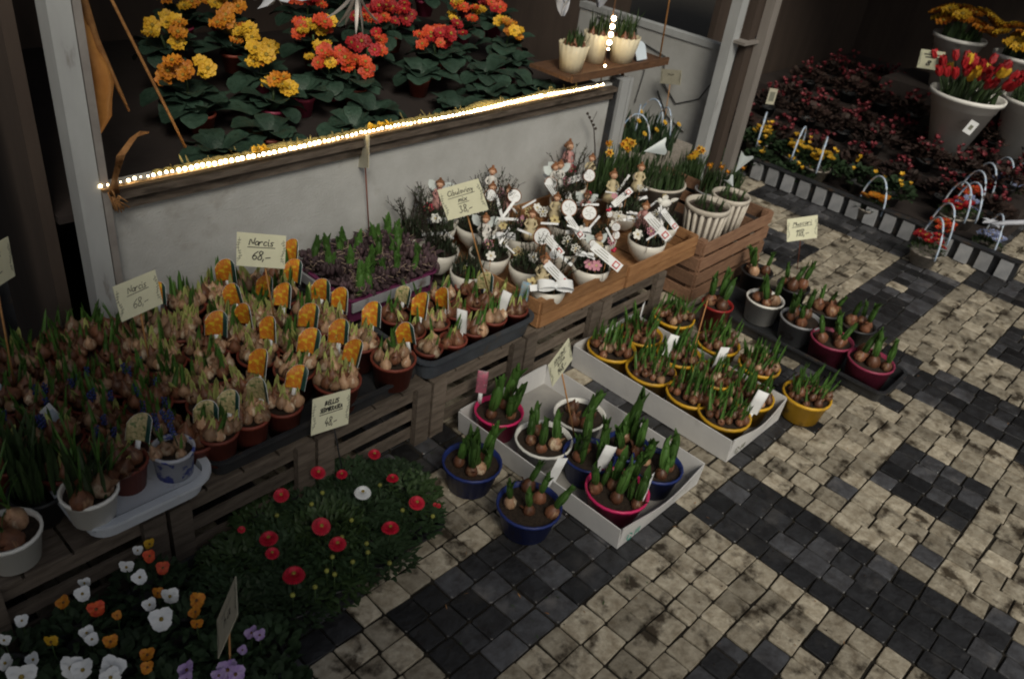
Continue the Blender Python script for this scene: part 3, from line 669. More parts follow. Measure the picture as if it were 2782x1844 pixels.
# pots standing in the styrene tray
bulb_pot('white pot of large brown bulbs at the left end of the styrene tray', (.40, 1.345, .2705), .054, .075, white_p, 'white', 5, bulb_b, 'long', None, 0, bs=1.3, ss=.9, sprob=1)
for ch_ in [o_ for o_ in COL.objects if o_.get('label', '').startswith('white pot of large brown bulbs')]: part('leaves', small_shoots(34, .045, .13, 61, leaf_m, .011), ch_, T(0, 0, .06))
bulb_pot('small terracotta pot with leaning tag in the styrene tray', (.492, 1.385, .2705), .044, .072, terra, 'terra', 5, bulb_b, 'tip', 'pale', -.7, bs=1.2, jit=.02)
t = bulb_pot('white pot with blue floral print at the right end of the styrene tray', (.585, 1.365, .2705), .045, .070, delft, 'delft', 6, bulb_p, 'fine', None, 0, bs=.8, rb=.85); blue_spikes(t, .07, 4)
bulb_pot('small terracotta pot with pale tag just right of the styrene tray', (.655, 1.40, .23), .042, .072, terra, 'terra', 5, bulb_b, 'tip', 'pale', -.8, bs=1.2, jit=.02)
bulb_pot('white bowl of bulbs with tall leaves cut by the left picture edge', (.255, 1.39, .21), .060, .08, white_p, 'white', 4, bulb_b, 'long', None, 0, bs=1.4, ss=1.1, sprob=1)
# leafy plants at far left
def grassy(label, loc, s=1., n=46, L=.2):
    t = thing('leafy_plant', label, 'plant', loc, R_.uniform(0, 6), 'leafy plants at the left edge')
    part('pot', pot_mesh('pot_black', .055, .08, black_m), t)
    part('leaves', small_shoots(n, .045, L, int(loc[0] * 100), leaf_m, .012), t, T(0, 0, .07) @ SC(s))
for k, (x, y) in enumerate([(.05, 1.50), (.13, 1.62), (.02, 1.74), (.15, 1.78), (.22, 1.90), (.08, 1.90), (.34, 1.47), (.0, 1.55)]):
    grassy(['dark leafy plant at left picture edge behind the white bowl', 'dark leafy plant behind the far left bulb pots', 'tall leafy plant deep at the left picture edge', 'leafy plant below the cut off cream card', 'leafy plant against the dark boards beside the post', 'leafy plant in the dark left corner', 'narrow leafy plant behind the white pot in the styrene tray', 'dark leafy plant next to the left picture edge'][k], (x, y, tz), 1.0, 60, .17 if k > 5 else .23)
m = MB(); m.lathe([(.001, 0), (.025, 0), (.028, .002), (.028, .0035), (.001, .004)], 20); solo('round_lid', m.mesh('round_lid', tag_b), 'pale blue round disc standing among bulbs at left', 'disc', M=T(.37, 1.78, .335) @ RY(-.5) @ RX(1.1))
m = MB(); m.box((0, 0, .04), (.028, .0015, .08)); m.box((0, -.001, .05), (.02, .0015, .03), mi=1); solo('white_label', m.mesh('white_label', [tag_w, tag_b], False), 'narrow white plastic label leaning among brown bulbs at left', 'label', M=T(.455, 1.60, .30) @ RZ(.3) @ RY(-.35) @ RX(-.2))

# middle black tray: small bulb pots
mp_ = [(1.345, 1.385), (1.43, 1.375), (1.52, 1.38), (1.61, 1.39), (1.70, 1.385), (1.36, 1.475), (1.45, 1.47), (1.54, 1.475), (1.63, 1.48), (1.715, 1.475), (1.37, 1.565), (1.47, 1.565), (1.57, 1.57), (1.67, 1.565)]
for k, (x, y) in enumerate(mp_):
    row = 0 if k < 5 else (1 if k < 10 else 2); kk = k - (0, 5, 10)[row]
    tg = [None, 'white', None, 'white', 'blue', 'orange', 'orange', None, 'pale', None, 'pale', None, None, None][k]
    bulb_pot(f'small reddish pot of sprouting bulbs in the blue black tray, {RN[row]}, {nth(kk)}', (x, y, tz + .008), .040, .072, terra, 'terra', 5, bulb_b if k % 3 else bulb_p, ['green', 'tip', 'fine'], tg, R_.uniform(-1.6, -.6), 'small pots in the blue black tray', ss=1.1, sprob=.95)
# budding purple hyacinths
def purple_clump(label, loc):
    t = thing('purple_hyacinth', label, 'plant', loc, R_.uniform(0, 6), 'budding hyacinths in the purple tray')
    part('pot', pot_mesh('pot_black', .045, .075, black_m), t); part('soil', soil_mesh(.042), t, T(0, 0, .066))
    def fn():
        m = MB(); rr = random.Random(9)
        for q in range(46):
            a = rr.uniform(0, 6.3); d = .05 * rr.random() ** .5; m.ball((d * math.cos(a), d * math.sin(a), rr.uniform(0, .035)), rr.uniform(.005, .010), 5, 4)
        for q in range(16):
            a = rr.uniform(0, 6.3); m.leaf(.05, .012, 1., .2, 3, T(.03 * math.cos(a), .03 * math.sin(a), .01) @ RZ(a) @ RY(.6))
        return m.mesh('purple_buds', purplem)
    part('purple_buds', cached('pb', fn), t, T(0, 0, .07) @ SC(1.05, 1.05, R_.uniform(1.2, 2.0)), stuff=True)
    def fr():
        m = MB(); rr = random.Random(4)
        for q in range(9):
            p = Vector((rr.uniform(-.03, .03), rr.uniform(-.03, .03), .02)); pts = [p]
            for s_ in range(4): p = p + Vector((rr.uniform(-.02, .02), rr.uniform(-.02, .02), rr.uniform(-.008, .016))); pts.append(p)
            m.tube(pts, .0009, 4)
        return m.mesh('roots', root_m)
    part('roots', cached('roots', fr), t, T(0, 0, .08))
    for q in range(R_.randint(1, 3)):
        a = R_.uniform(0, 6.3); part('shoot', shoot_mesh('hya', R_.randint(0, 3)), t, T(.025 * math.cos(a), .025 * math.sin(a), .07) @ RX(R_.uniform(-.2, .2)) @ SC(R_.uniform(.75, 1.0)))
for ri, y in enumerate((1.70, 1.79, 1.875)):
    for k in range(5): purple_clump(f'budding purple hyacinth with green spears in the purple tray, {RN[ri]}, {nth(k)}', (1.325 + k * .066, y, tz + .04))

# ------------------------------------------------------------------ white bowls with figurines
def bowl_mesh(r, h):
    def fn():
        m = MB(); m.lathe([(.001, 0), (r * .45, 0), (r * .50, .006), (r * .80, h * .35), (r * .96, h * .72), (r, h), (r - .004, h + .001), (r * .92, h * .75), (r * .88, h * .7)], 28)
        return m.mesh('bowl', whitebowl)
    return cached(('bowl', r, h), fn)
def heather_mesh(key, r):
    def fn():
        m = MB(); rr = random.Random(key)
        for q in range(150):
            a = rr.uniform(0, 6.3); d = r * rr.random() ** .5; z = .03 * (1 - (d / r) ** 2)
            m.leaf(rr.uniform(.018, .034), .006, rr.uniform(-.5, .9), .3, 2, T(d * math.cos(a), d * math.sin(a), z * rr.random()) @ RZ(rr.uniform(0, 6.3)) @ RY(rr.uniform(0, .9)))
        return m.mesh('moss', heather)
    return cached(('heath', key, r), fn)
def twigs_mesh(key):
    def fn():
        m = MB(); rr = random.Random(key + 30)
        for q in range(9):
            a = rr.uniform(0, 6.3); p = Vector((.02 * math.cos(a), .02 * math.sin(a), 0)); d = Vector((math.cos(a) * .35, math.sin(a) * .35, 1)).normalized(); pts = [p]
            for s_ in range(5):
                d = (d + Vector((rr.uniform(-.2, .2), rr.uniform(-.2, .2), 0))).normalized(); p = p + d * .024; pts.append(p)
                if s_ > 0:
                    e = (d + Vector((rr.uniform(-.8, .8), rr.uniform(-.8, .8), .1))).normalized(); m.tube([p, p + e * .025], .0009, 3)
                    for w in range(4): m.leaf(.010, .004, .4, .2, 2, T(*(p + d * rr.uniform(-.01, .01))) @ RZ(rr.uniform(0, 6.3)) @ RY(rr.uniform(.4, 1.1)), mi=1)
            m.tube(pts, [.0018, .0016, .0014, .0012, .001, .0007], 4)
        return m.mesh('twigs', [twig_m, heather])
    return cached(('tw', key), fn)
def angel(parent, M, dress, key=0, wings=True):
    def fd():
        m = MB(); m.lathe([(.001, 0), (.017, 0), (.0155, .012), (.010, .030), (.0075, .038), (.0095, .044), (.006, .050), (.003, .053)], 12, wob=lambda r, z, a, j: (r * (1 + .10 * math.cos(6 * a) * (j < 3)), z))
        for s_ in (-1, 1): m.tube([(s_ * .008, 0, .046), (s_ * .014, -.004, .036), (s_ * .006, -.012, .030)], [.0032, .0028, .0022], 6)
        return m.mesh('dress', dress)
    b = part('angel_figurine', cached(('dress', dress.name), fd), parent, M)
    def fh():
        m = MB(); m.ball((0, -.001, .060), .0082, 10, 7); m.ball((0, -.0095, .0595), .0014, 5, 4)
        for s_ in (-1, 1): m.ball((s_ * .003, -.0087, .0615), .0010, 5, 4, mi=1)
        m.ball((0, -.0088, .0565), .0012, 5, 3, mi=2, sc=(1.5, .6, .6))
        return m.mesh('head', [skin_m, eye_d, redink])
    part('head', cached('ahead', fh), b)
    def fhr():
        m = MB(); m.ball((0, .0022, .0625), .0090, 9, 6)
        for q in range(8): m.ball((.0075 * math.cos(q * .8), .003 + .0065 * math.sin(q * .8) * (math.sin(q * .8) > -.3), .060 + .003 * math.sin(q * 2.)), .0040, 5, 4)
        m.ball((0, .002, .0735), .0035, 6, 4)
        return m.mesh('hair', hair_m)
    part('hair', cached('ahair', fhr), b)
    if wings:
        def fw():
            m = MB()
            for s_ in (-1, 1): m.leaf(.038, .020, .3, .1, 5, T(0, .007, .038) @ RY(s_ * .9) @ RZ(PI / 2), shape=lambda t: .3 + .9 * math.sin(PI * t))
            return m.mesh('wings', wing_m)
        part('wings', cached('awing', fw), b)
def felt_flower(mt, n=6, r=.017, hollow=False):
    def fn():
        m = MB()
        for k in range(n):
            a = 2 * PI * k / n
            if hollow:
                pts = [(r * .55 + r * .42 * math.cos(q * PI / 4), r * .25 * math.sin(q * PI / 4), 0) for q in range(9)]
                m.tube(pts, .0016, 5, M=RZ(a))
            else:
                poly = [(r * .15, 0)] + [(r * .6 + r * .4 * math.cos(t), r * .33 * math.sin(t)) for t in (-2.0, -1.2, -.5, 0, .5, 1.2, 2.0)]
                m.prism(poly, .003, RZ(a))
        m.lathe([(.001, 0), (r * .24, 0), (r * .2, .004), (.001, .005)], 8, mi=1)
        return m.mesh('felt_flower', [mt, felt_c if mt != felt_c else eye_d], False)
    return cached(('felt', mt.name, n, hollow), fn)
def round_tag_mesh():
    def fn():
        m = MB(); m.lathe([(.001, 0), (.020, 0), (.020, .0015), (.001, .0016)], 20)
        m.tube([(.0195 * math.cos(q * PI / 9), .0195 * math.sin(q * PI / 9), .001) for q in range(19)], .0016, 4, mi=2)
        for q in range(5):
            a = q * 1.25; m.tube([(0.003 * math.cos(a), .003 * math.sin(a), .002), (.009 * math.cos(a + .3), .009 * math.sin(a + .3), .002), (.013 * math.cos(a - .1), .013 * math.sin(a - .1), .002)], .0005, 3, mi=1)
        return m.mesh('round_tag', [tag_w, fineink, hair_m], False)
    return cached('rtag', fn)
def long_label_mesh():
    def fn():
        m = MB(); m.box((0, 0, 0), (.072, .018, .0012)); m.box((.024, 0, .001), (.013, .013, .001), mi=1); m.box((.024, 0, .0018), (.008, .008, .001), mi=0)
        for q in range(3): m.box((-.010, -.005 + q * .005, .001), (.036 - .008 * q, .0010, .001), mi=2)
        return m.mesh('long_label', [tag_w, redink, fineink], False)
    return cached('llabel', fn)
def bow_mesh():
    def fn():
        m = MB()
        for s_ in (-1, 1):
            v = []; n = 10
            for q in range(n + 1):
                a = 2 * PI * q / n; x = s_ * (.019 - .019 * math.cos(a)); z = .010 * math.sin(a); w = .0075 + .0035 * (1 - math.cos(a)) / 2
                v += [(x, -w, z), (x, w, z)]
            m.add(v, [(2 * q, 2 * q + 1, 2 * q + 3, 2 * q + 2) for q in range(n)])
            m.leaf(.055, .013, .5, .0, 5, RY(s_ * 1.9) @ T(0, 0, 0) @ RZ(s_ * .4), shape=lambda t: 1, tip=1)
        m.ball((0, 0, 0), .006, 8, 5)
        return m.mesh('bow', ribbon_w)
    return cached('bow', fn)
def tail_mesh():
    def fn():
        m = MB(); m.leaf(.085, .012, .5, .0, 6, shape=lambda t: 1, tip=1); return m.mesh('ribbon', ribbon_w)
    return cached('tail', fn)
CAMA = math.atan2(-1.5, -2.0)      # roughly the direction the display faces people
bz = .2155
bowls = [  # x, y, r, what stands out, features
 (1.85, 1.650, .068, 'with pink wire flower hanging over its rim behind the tall price card', 'apwt'),
 (1.895, 1.515, .062, 'with cream wire flower, second along the front of the left crate', 'rcl'),
 (2.095, 1.530, .062, 'with small white wire flower in the middle of the left crate', 'hwrb'),
 (2.080, 1.395, .064, 'with pink felt flowers and a long white label at the front crate edge', 'plL'),
 (2.270, 1.515, .064, 'with white felt daisy behind the bowl with the long label', 'wcB'),
 (2.42, 1.405, .068, 'with white felt flower and long slanting label in the right crate', 'wlaT'),
 (1.85, 1.385, .056, 'with big white bow at the front left crate corner', 'cBt'),
 (1.92, 1.79, .070, 'half hidden behind the tall price card, third from the wall', 'Wrt'),
 (1.80, 1.865, .066, 'close to the wall right above the tall price card', 'atp'),
 (2.05, 1.69, .070, 'deep in the middle of the left crate between round tags', 'rpWb'),
 (2.26, 1.66, .068, 'with dark heather at the joint between the two crates', 'CbTt'),
 (2.04, 1.84, .066, 'with dark heather twigs at the wall above the crate joint', 'Wbtt'),
  (2.37, 1.75, .068, 'near the wall at the back of the right crate', 'lrTp'),
 (2.57, 1.62, .070, 'with cream figurine next to the big pale pot', 'CtT'),
 (2.50, 1.85, .064, 'farthest right against the wall beside the post', 'ptt'),
 (1.69, 1.73, .064, 'with red berry pick left of the price card', 'prTb'),
 (1.70, 1.87, .060, 'with bare twigs farthest left against the wall', 'tth'),
 (1.70, 1.60, .056, 'half hidden beside the purple tray', 'hL'),
 (2.585, 1.455, .060, 'with white bird on a stick at the right crate corner', 'Vb'),
]
BW = []
def thin_mesh():
    return cached('thin', lambda: MB().box((0, 0, 0), (.075, .009, .0012)).mesh('ribbon', ribbon_w, False))
def pick(t, me, x, y, z, rx, rzv, s_=1., name='felt_flower', lab=None):
    w = t.rotation_euler.z
    return part(name, me, t, RZ(-w) @ T(x, y, z) @ RZ(rzv) @ RX(rx) @ SC(s_), lab)
for (x, y, r, lab, feat) in bowls:
    h = .082; r *= 1.04; back = y > 1.7; z0 = bz + (.045 if back else .02)
    t = thing('decorated_bowl', 'white bowl ' + lab, 'bowl', (x, y, z0), R_.uniform(0, 6.3), 'decorated white bowls in the pine crates')
    part('bowl', bowl_mesh(r, h), t); part('soil', soil_mesh(r * .93), t, T(0, 0, h - .01)); part('moss', heather_mesh(R_.randint(0, 2), .06), t, T(0, 0, h - .008) @ SC(r / .070, r / .070, 1.5), stuff=True)
    c0 = -.64     # faces the camera side
    part('twigs', twigs_mesh(R_.randint(0, 2)), t, T(0, .0, h) @ RZ(R_.uniform(0, 6)) @ SC(.7 if 't' not in feat else 1.15))
    if back: part('twigs', twigs_mesh(R_.randint(0, 2)), t, T(0, .02, h) @ RZ(R_.uniform(0, 6)) @ SC(1.0))
    BW.append((t, x, y))
    if 'V' in feat: BIRD = t
bpy.context.view_layer.update()
def crop(x, y, z): return at((1032 + .6834 * x) / 1.17582, (326 + .6834 * y) / 1.17582, z)
def nearest_bowl(p, reach):
    t, bx, by = min(BW, key=lambda q: (q[1] - p.x) ** 2 + (q[2] - p.y) ** 2)
    d = math.hypot(p.x - bx, p.y - by)
    if d > reach: p.x = bx + (p.x - bx) * reach / d; p.y = by + (p.y - by) * reach / d
    return t, p
def pick_stick(t, p, top):
    L = max(.01, top - .30); me = cached('pickstick', lambda: MB().tube([(0, 0, 0), (0, 0, 1)], .0011, 4).mesh('pick_stick', stick_m))
    part('pick_stick', me, t, t.matrix_world.inverted() @ T(p.x, p.y, .30) @ SC(1, 1, L))
def on_bowl(name, me, x, y, z, rot, sc=1., dz=0):
    t, p = nearest_bowl(crop(x, y, z), .078)
    if name != 'bow' and name != 'ribbon': pick_stick(t, p, z)
    return t, part(name, me, t, t.matrix_world.inverted() @ T(p.x, p.y, p.z + dz) @ rot @ SC(sc))
def face(tilt, yaw=0, roll=0): return RZ(-.64 + yaw) @ RX(PI / 2 - tilt) @ RZ(roll)
for (x, y, c_, w_, sc) in ((245, 245, 'a', 1, 1.5), (430, 200, 'W', 0, 1.5), (560, 205, 'W', 1, 1.4), (720, 125, 'a', 0, 1.9), (875, 195, 'C', 0, 1.4), (905, 260, 'C', 0, 1.7), (1035, 225, 'C', 0, 1.5), (690, 205, 'W', 1, 1.5), (415, 430, 'W', 1, 1.5), (615, 430, 'C', 0, 1.5), (650, 600, 'C', 0, 1.6), (860, 500, 'C', 1, 1.4), (1050, 380, 'a', 0, 1.5), (570, 300, 'a', 0, 1.4), (880, 330, 'a', 1, 1.4), (700, 340, 'C', 0, 1.4), (445, 310, 'C', 0, 1.5)):
    p = crop(x, y, .43 if y < 260 else .39); p.z -= .035 * sc; t, p = nearest_bowl(p, .066); pick_stick(t, p, p.z)
    angel(t, t.matrix_world.inverted() @ T(p) @ RZ(-.64 + R_.uniform(-.5, .5)) @ RX(R_.uniform(-.1, .15)) @ SC(sc), {'a': dress_p, 'W': dress_w, 'C': dress_c}[c_], wings=bool(w_))
for (x, y, sc) in ((440, 300, 1.15), (542, 303, 1.25), (645, 462, 1.5), (752, 350, 1.5), (833, 370, 1.3), (655, 250, 1.2), (835, 222, 1.25), (460, 220, 1.2)): on_bowl('round_tag', round_tag_mesh(), x, y, .41, face(R_.uniform(.1, .7), R_.uniform(-.3, .3)), sc)
for (x, y, roll, sc) in ((690, 490, -.75, 1.0), (912, 555, -.60, 1.15), (1105, 425, -.70, 1.15), (725, 545, -.7, .8), (705, 615, -.8, 1.05), (665, 290, -1.0, .9), (775, 425, -1.0, .9), (945, 325, .8, .9), (515, 350, 1.0, .8), (475, 345, -1.2, .8), (600, 235, -1.0, .9), (785, 232, .25, .9), (970, 250, 1.1, .7), (500, 395, .1, .7), (1170, 395, -.9, .9), (850, 410, .9, .6)):
    on_bowl('long_label' if sc > .85 else 'ribbon', long_label_mesh() if sc > .85 else thin_mesh(), x, y, .39, face(R_.uniform(.25, .7), R_.uniform(-.25, .25), roll), sc * 1.45)
for (x, y, c_, hol) in ((195, 312, 'w', 0), (192, 350, 'r', 0), (430, 495, 'p', 1), (490, 490, 'w', 0), (550, 525, 'c', 1), (745, 482, 'w', 1), (1025, 455, 'w', 0), (940, 415, 'w', 0), (600, 650, 'c', 0), (830, 575, 'p', 0), (860, 578, 'p', 0), (595, 365, 'c', 1), (650, 365, 'w', 1), (740, 245, 'p', 1), (765, 195, 'r', 0), (565, 400, 'p', 0), (610, 545, 'w', 0), (500, 270, 'p', 0), (165, 245, 'p', 0), (800, 440, 'w', 0), (1130, 460, 'w', 0), (960, 380, 'w', 1), (850, 310, 'r', 0), (690, 400, 'c', 0), (385, 350, 'w', 1)):
    on_bowl('felt_flower', felt_flower({'w': felt_w, 'p': felt_p, 'c': felt_c, 'r': felt_r}[c_], 6, .017, bool(hol)), x, y, .35 if y > 380 else .39, face(R_.uniform(.3, .9), R_.uniform(-.4, .4), R_.uniform(0, 1)), 1.15)
for (x, y, sc) in ((705, 675, 1.5), (800, 440, 1.0), (500, 460, .9), (970, 370, .8), (225, 400, .9)): on_bowl('bow', bow_mesh(), x, y, .365, RZ(-.64) @ RX(.55), sc)
for k in range(74):
    q = R_.random(); x = 190 + 960 * q; y = R_.uniform(230, 330) + (250 if .25 < q < .8 else 150) * R_.random() ** 1.3
    c_ = R_.random()
    if c_ < .34: on_bowl('ribbon', thin_mesh(), x, y, R_.uniform(.35, .41), face(R_.uniform(.1, .8), R_.uniform(-.5, .5), R_.uniform(-1.5, 1.5)), R_.uniform(.6, 1.0))
    elif c_ < .62: on_bowl('felt_flower', felt_flower(R_.choice([felt_w, felt_w, felt_w, felt_p, felt_c]), 6, .017, R_.random() < .4), x, y, R_.uniform(.34, .40), face(R_.uniform(.2, .9), R_.uniform(-.5, .5), R_.uniform(0, 1)), R_.uniform(.7, 1.1))
    elif c_ < .80: on_bowl('bow', bow_mesh(), x, y, R_.uniform(.35, .40), RZ(-.64 + R_.uniform(-.5, .5)) @ RX(R_.uniform(.3, .9)), R_.uniform(.4, .7))
    elif c_ < .9: on_bowl('round_tag', round_tag_mesh(), x, y, R_.uniform(.36, .41), face(R_.uniform(.1, .8), R_.uniform(-.4, .4)), R_.uniform(.6, .9))
    else: on_bowl('berry', cached('berry', lambda: MB().ball((0, 0, 0), .006, 7, 5).ball((.009, .003, .003), .0055, 7, 5).ball((.002, .009, -.003), .005, 7, 5).mesh('berry', felt_r)), x, y, R_.uniform(.35, .40), RZ(0), 1.0)
p = crop(1130, 345, .38); t = BIRD
def fv():
    m = MB(); m.tube([(0, 0, -.06), (0, 0, 0)], .0015, 5); m.ball((0, 0, .012), .016, 10, 6, sc=(1.5, .8, .9)); m.ball((-.022, 0, .022), .009, 8, 5); m.tube([(-.03, 0, .022), (-.037, 0, .021)], [.002, .0005], 5)
    m.leaf(.035, .02, .2, .1, 4, T(.016, 0, .014) @ RY(1.1)); m.leaf(.03, .018, .6, .1, 4, T(0, .008, .018) @ RZ(.7) @ RY(.9)); return m.mesh('bird', felt_w)
part('bird', fv(), t, t.matrix_world.inverted() @ T(p) @ RZ(-.4) @ SC(1.2)); 

# ------------------------------------------------------------------ ribbed pots, green pots behind
def ribbed(label, loc, r, h, plant='fine'):
    t = thing('ribbed_pot', label, 'plant pot', loc, 0, 'white ribbed pots on the tall crate')
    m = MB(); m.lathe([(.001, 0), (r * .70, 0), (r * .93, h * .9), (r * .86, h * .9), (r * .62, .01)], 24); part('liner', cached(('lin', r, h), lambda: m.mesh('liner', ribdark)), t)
    def fr():
        m = MB(); m.lathe([(r * .93, h * .88), (r * 1.0, h * .88), (r * 1.02, h * .96), (r, h), (r * .93, h), (r * .90, h * .9)], 28); return m.mesh('rim', rib_m)
    part('rim', cached(('rim', r, h), fr), t)
    def fs():
        m = MB(); a = Vector((r * .715, 0, .0)); b = Vector((r * .95, 0, h * .9)); m.tube([a, b], .006, 5, M=None); m.v = [(x, y * 1.5, z) for x, y, z in m.v]; return m.mesh('stave', rib_m)
    for k in range(18): part('stave', cached(('stave', r, h), fs), t, RZ(2 * PI * k / 18))
    part('soil', soil_mesh(r * .88), t, T(0, 0, h * .86))
    part('leaves', small_shoots(34, r * .75, .06, 3, leaf_m, .006), t, T(0, 0, h * .86))
    return t
ribbed('white ribbed pot with thin shoots, front one on the reddish crate', (2.85, 1.42, .16), .090, .19)
ribbed('white ribbed pot with a white paper cone, right one on the reddish crate', (3.05, 1.43, .16), .080, .18)
t = thing('green_pot', 'big pale pot of dense dark daffodil leaves behind the ribbed pots', 'plant pot', (2.83, 1.65, .19), 0)
m = MB(); m.lathe([(.001, 0), (.075, 0), (.105, .165), (.110, .165), (.111, .175), (.103, .175), (.095, .15)], 28); part('pot', m.mesh('big_pot', rib_m), t)
part('leaves', small_shoots(230, .10, .10, 8, leaf_m, .007), t, T(0, 0, .15), stuff=True)
def daff(label, loc, L=.15, flowers=2, n=60, pm=black_m, r=.055):
    t = thing('daffodil_pot', label, 'daffodils', loc, R_.uniform(0, 6), 'potted daffodils at the wall')
    part('pot', pot_mesh('pot_' + pm.name, r, .08, pm), t)
    part('leaves', small_shoots(n, r * .8, L, int(loc[0] * 100), leaf_m, .008), t, T(0, 0, .07))
    def ff():
        m = MB()
        for k in range(6): m.leaf(.018, .011, .5, .2, 3, RZ(k * PI / 3) @ RY(1.15))
        m.lathe([(.003, 0), (.006, .010), (.0085, .016), (.007, .015)], 8, mi=1); return m.mesh('daffodil', [pet_y, pet_o])
    for k in range(flowers):
        a = R_.uniform(0, 6.3); d = R_.uniform(.01, .05); part('flower', cached('daff', ff), t, T(d * math.cos(a), d * math.sin(a), .07 + L * R_.uniform(.85, 1.1)) @ RZ(c0 + R_.uniform(-.8, .8)) @ RX(1.2) @ SC(1.1))
c0 = -.64
for lab, p, L, nf, pm in [('potted daffodils with yellow buds right of the window corner', (2.74, 1.84, .215), .17, 2, black_m), ('potted daffodils opening yellow behind the big pale pot', (2.92, 1.86, .2), .15, 4, black_m), ('grey basket of low green leaves behind the angels', (2.62, 1.80, .22), .09, 0, basket_m),
                         ('potted daffodils on the floor beside the poles', (3.42, 1.62, .1), .14, 2, grey_p), ('potted daffodils with yellow flower near the white paper cone', (3.22, 1.62, .17), .12, 2, grey_p), ('small daffodil pot behind the right ribbed pot', (3.28, 1.78, .12), .15, 3, black_m), ('daffodil pot in the nook next to the side wall', (3.45, 1.85, .08), .16, 3, black_m)]:
    daff(lab, p, L, nf, 70, pm, .062)
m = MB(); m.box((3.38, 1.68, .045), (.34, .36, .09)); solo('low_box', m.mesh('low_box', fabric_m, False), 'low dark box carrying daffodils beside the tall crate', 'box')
def cone(label, M, s=1):
    m = MB(); v = [(0, 0, -.055 * s)]; n = 8
    for q in range(n + 1): a = -1.0 + 2.0 * q / n; v.append((.035 * s * math.sin(a) * 1.2, -.02 * s * math.cos(a), .035 * s + .006 * math.cos(q)))
    m.add(v, [(0, 1 + q, 2 + q) for q in range(n)]); m2 = [(x, y + .0015, z) for x, y, z in v]; m.add(m2, [(0, 2 + q, 1 + q) for q in range(n)])
    solo('paper_cone', m.mesh('paper_cone', paper_w, False), label, 'paper cone', M=M)
cone('white triangular paper lying on the big green pot', T(2.86, 1.72, .475) @ RZ(-.64) @ RY(1.35) @ RX(-.3), 1.05)
cone('white pointed paper standing in the right ribbed pot', T(3.12, 1.46, .46) @ RZ(-.64) @ RY(.3), .95)
cone('small white paper tip in front of the upright cone', T(3.0, 1.43, .41) @ RZ(-.64) @ RY(-.7), .6)

# nook between the stalls
nk = thing('flower_crate', 'grey crate of dark pansies with thin arched handles in the nook', 'crate', (3.30, 2.10, .0))
m = MB(); m.box((0, 0, .15), (.44, .36, .30)); part('box', m.mesh('nook_box', basket_m, False), nk)
part('leaves', small_shoots(240, .2, .14, 77, leaf_d, .014), nk, T(0, 0, .27), stuff=True)
for k, (dx, dy) in enumerate(((.02, .03), (.12, -.06), (.17, .05), (-.1, -.05))):
    m = MB(); m.tube([(.075 * math.cos(q * PI / 12), 0, .16 * math.sin(q * PI / 12)) for q in range(13)], .0035, 6); part('handle', m.mesh('arch_handle', handle_m), nk, T(dx, dy, .30) @ RZ(.6 + k * .5))
for k in range(7): part('flower', pf['yellow'][0], nk, T(R_.uniform(-.18, .18), R_.uniform(-.15, .1), .40 + R_.uniform(-.02, .03)) @ RX(.7) @ SC(.6))
t = thing('dried_bunch', 'hanging bunch of dried brown flowers beneath the board', 'dried flowers', (3.02, 2.06, .68))
m = MB()
for k in range(60): m.leaf(R_.uniform(.14, .30), .010, R_.uniform(-.3, .3), .3, 4, RZ(R_.uniform(0, 6.3)) @ RX(PI + R_.uniform(-.22, .22)))
part('dried_stems', m.mesh('dried_stems', straw_m), t, stuff=True)
# branch with buds left of the post
m = MB(); m.tube([(2.60, 1.90, .60), (2.66, 1.90, .53), (2.69, 1.90, .45), (2.70, 1.88, .33)], [.001, .002, .003, .004], 5); m.tube([(2.64, 1.9, .56), (2.66, 1.9, .60)], .0012, 4)
for q in range(5): m.ball((2.60 + q * .018, 1.90, .60 - q * .018), .006, 6, 4)
solo('bare_branch', m.mesh('bare_branch', twig_m), 'thin bare budding branch standing against the wall beside the corner post', 'branch')

def cream_pot(label, loc, r, h, L):
    t = thing('scalloped_pot', label, 'plant pot', loc, R_.uniform(0, 6), 'cream pots on the hanging board')
    part('pot', scallop(r, h), t); part('soil', soil_mesh(r * .9), t, T(0, 0, h - .02)); part('leaves', small_shoots(40, r * .7, L, int(loc[0] * 50), leaf_m, .008), t, T(0, 0, h - .02))
    for q in range(4): a = q * 1.6; part('bulb', bulb_mesh(q, bulb_b), t, T(r * .5 * math.cos(a), r * .5 * math.sin(a), h - .02))
cream_pot('cream scalloped pot of bulbs left of the vertical lights', (2.575, 2.0, .743), .058, .10, .08)
cream_pot('cream scalloped pot of leafy bulbs right of the vertical lights', (2.90, 2.0, .743), .062, .10, .12)
cream_pot('cream scalloped pot standing behind the vertical lights', (2.78, 2.05, .743), .055, .11, .10)
m = MB(); m.prism([(-.022, 0), (.022, 0), (.024, .05)] + [(.024 * math.cos(q * PI / 8), .05 + .026 * math.sin(q * PI / 8)) for q in range(1, 8)] + [(-.024, .05)], .0025)
solo('rounded_card', m.mesh('rounded_card', tag_b, False), 'pale blue white round topped card leaning against the right cream pot', 'card', M=T(2.985, 1.955, .752) @ RZ(-.64) @ RX(1.15) @ RZ(.25))
for k, (x, y, z) in enumerate(((2.68, 2.16, .9), (2.86, 2.18, .98), (2.98, 2.22, .9))):
    m = MB()
    for q in range(9): m.leaf(.10, .03, R_.uniform(.2, .9), .3, 4, RZ(q * .7) @ RX(R_.uniform(-.5, .5)))
    solo('pale_blossom', m.mesh('pale_blossom', white_pet), ['pale blossom spray at the window top left of the lights', 'pale blossom spray directly above the vertical lights', 'pale blossom spray right of the vertical lights'][k], 'flowers', M=T(x, y, z))

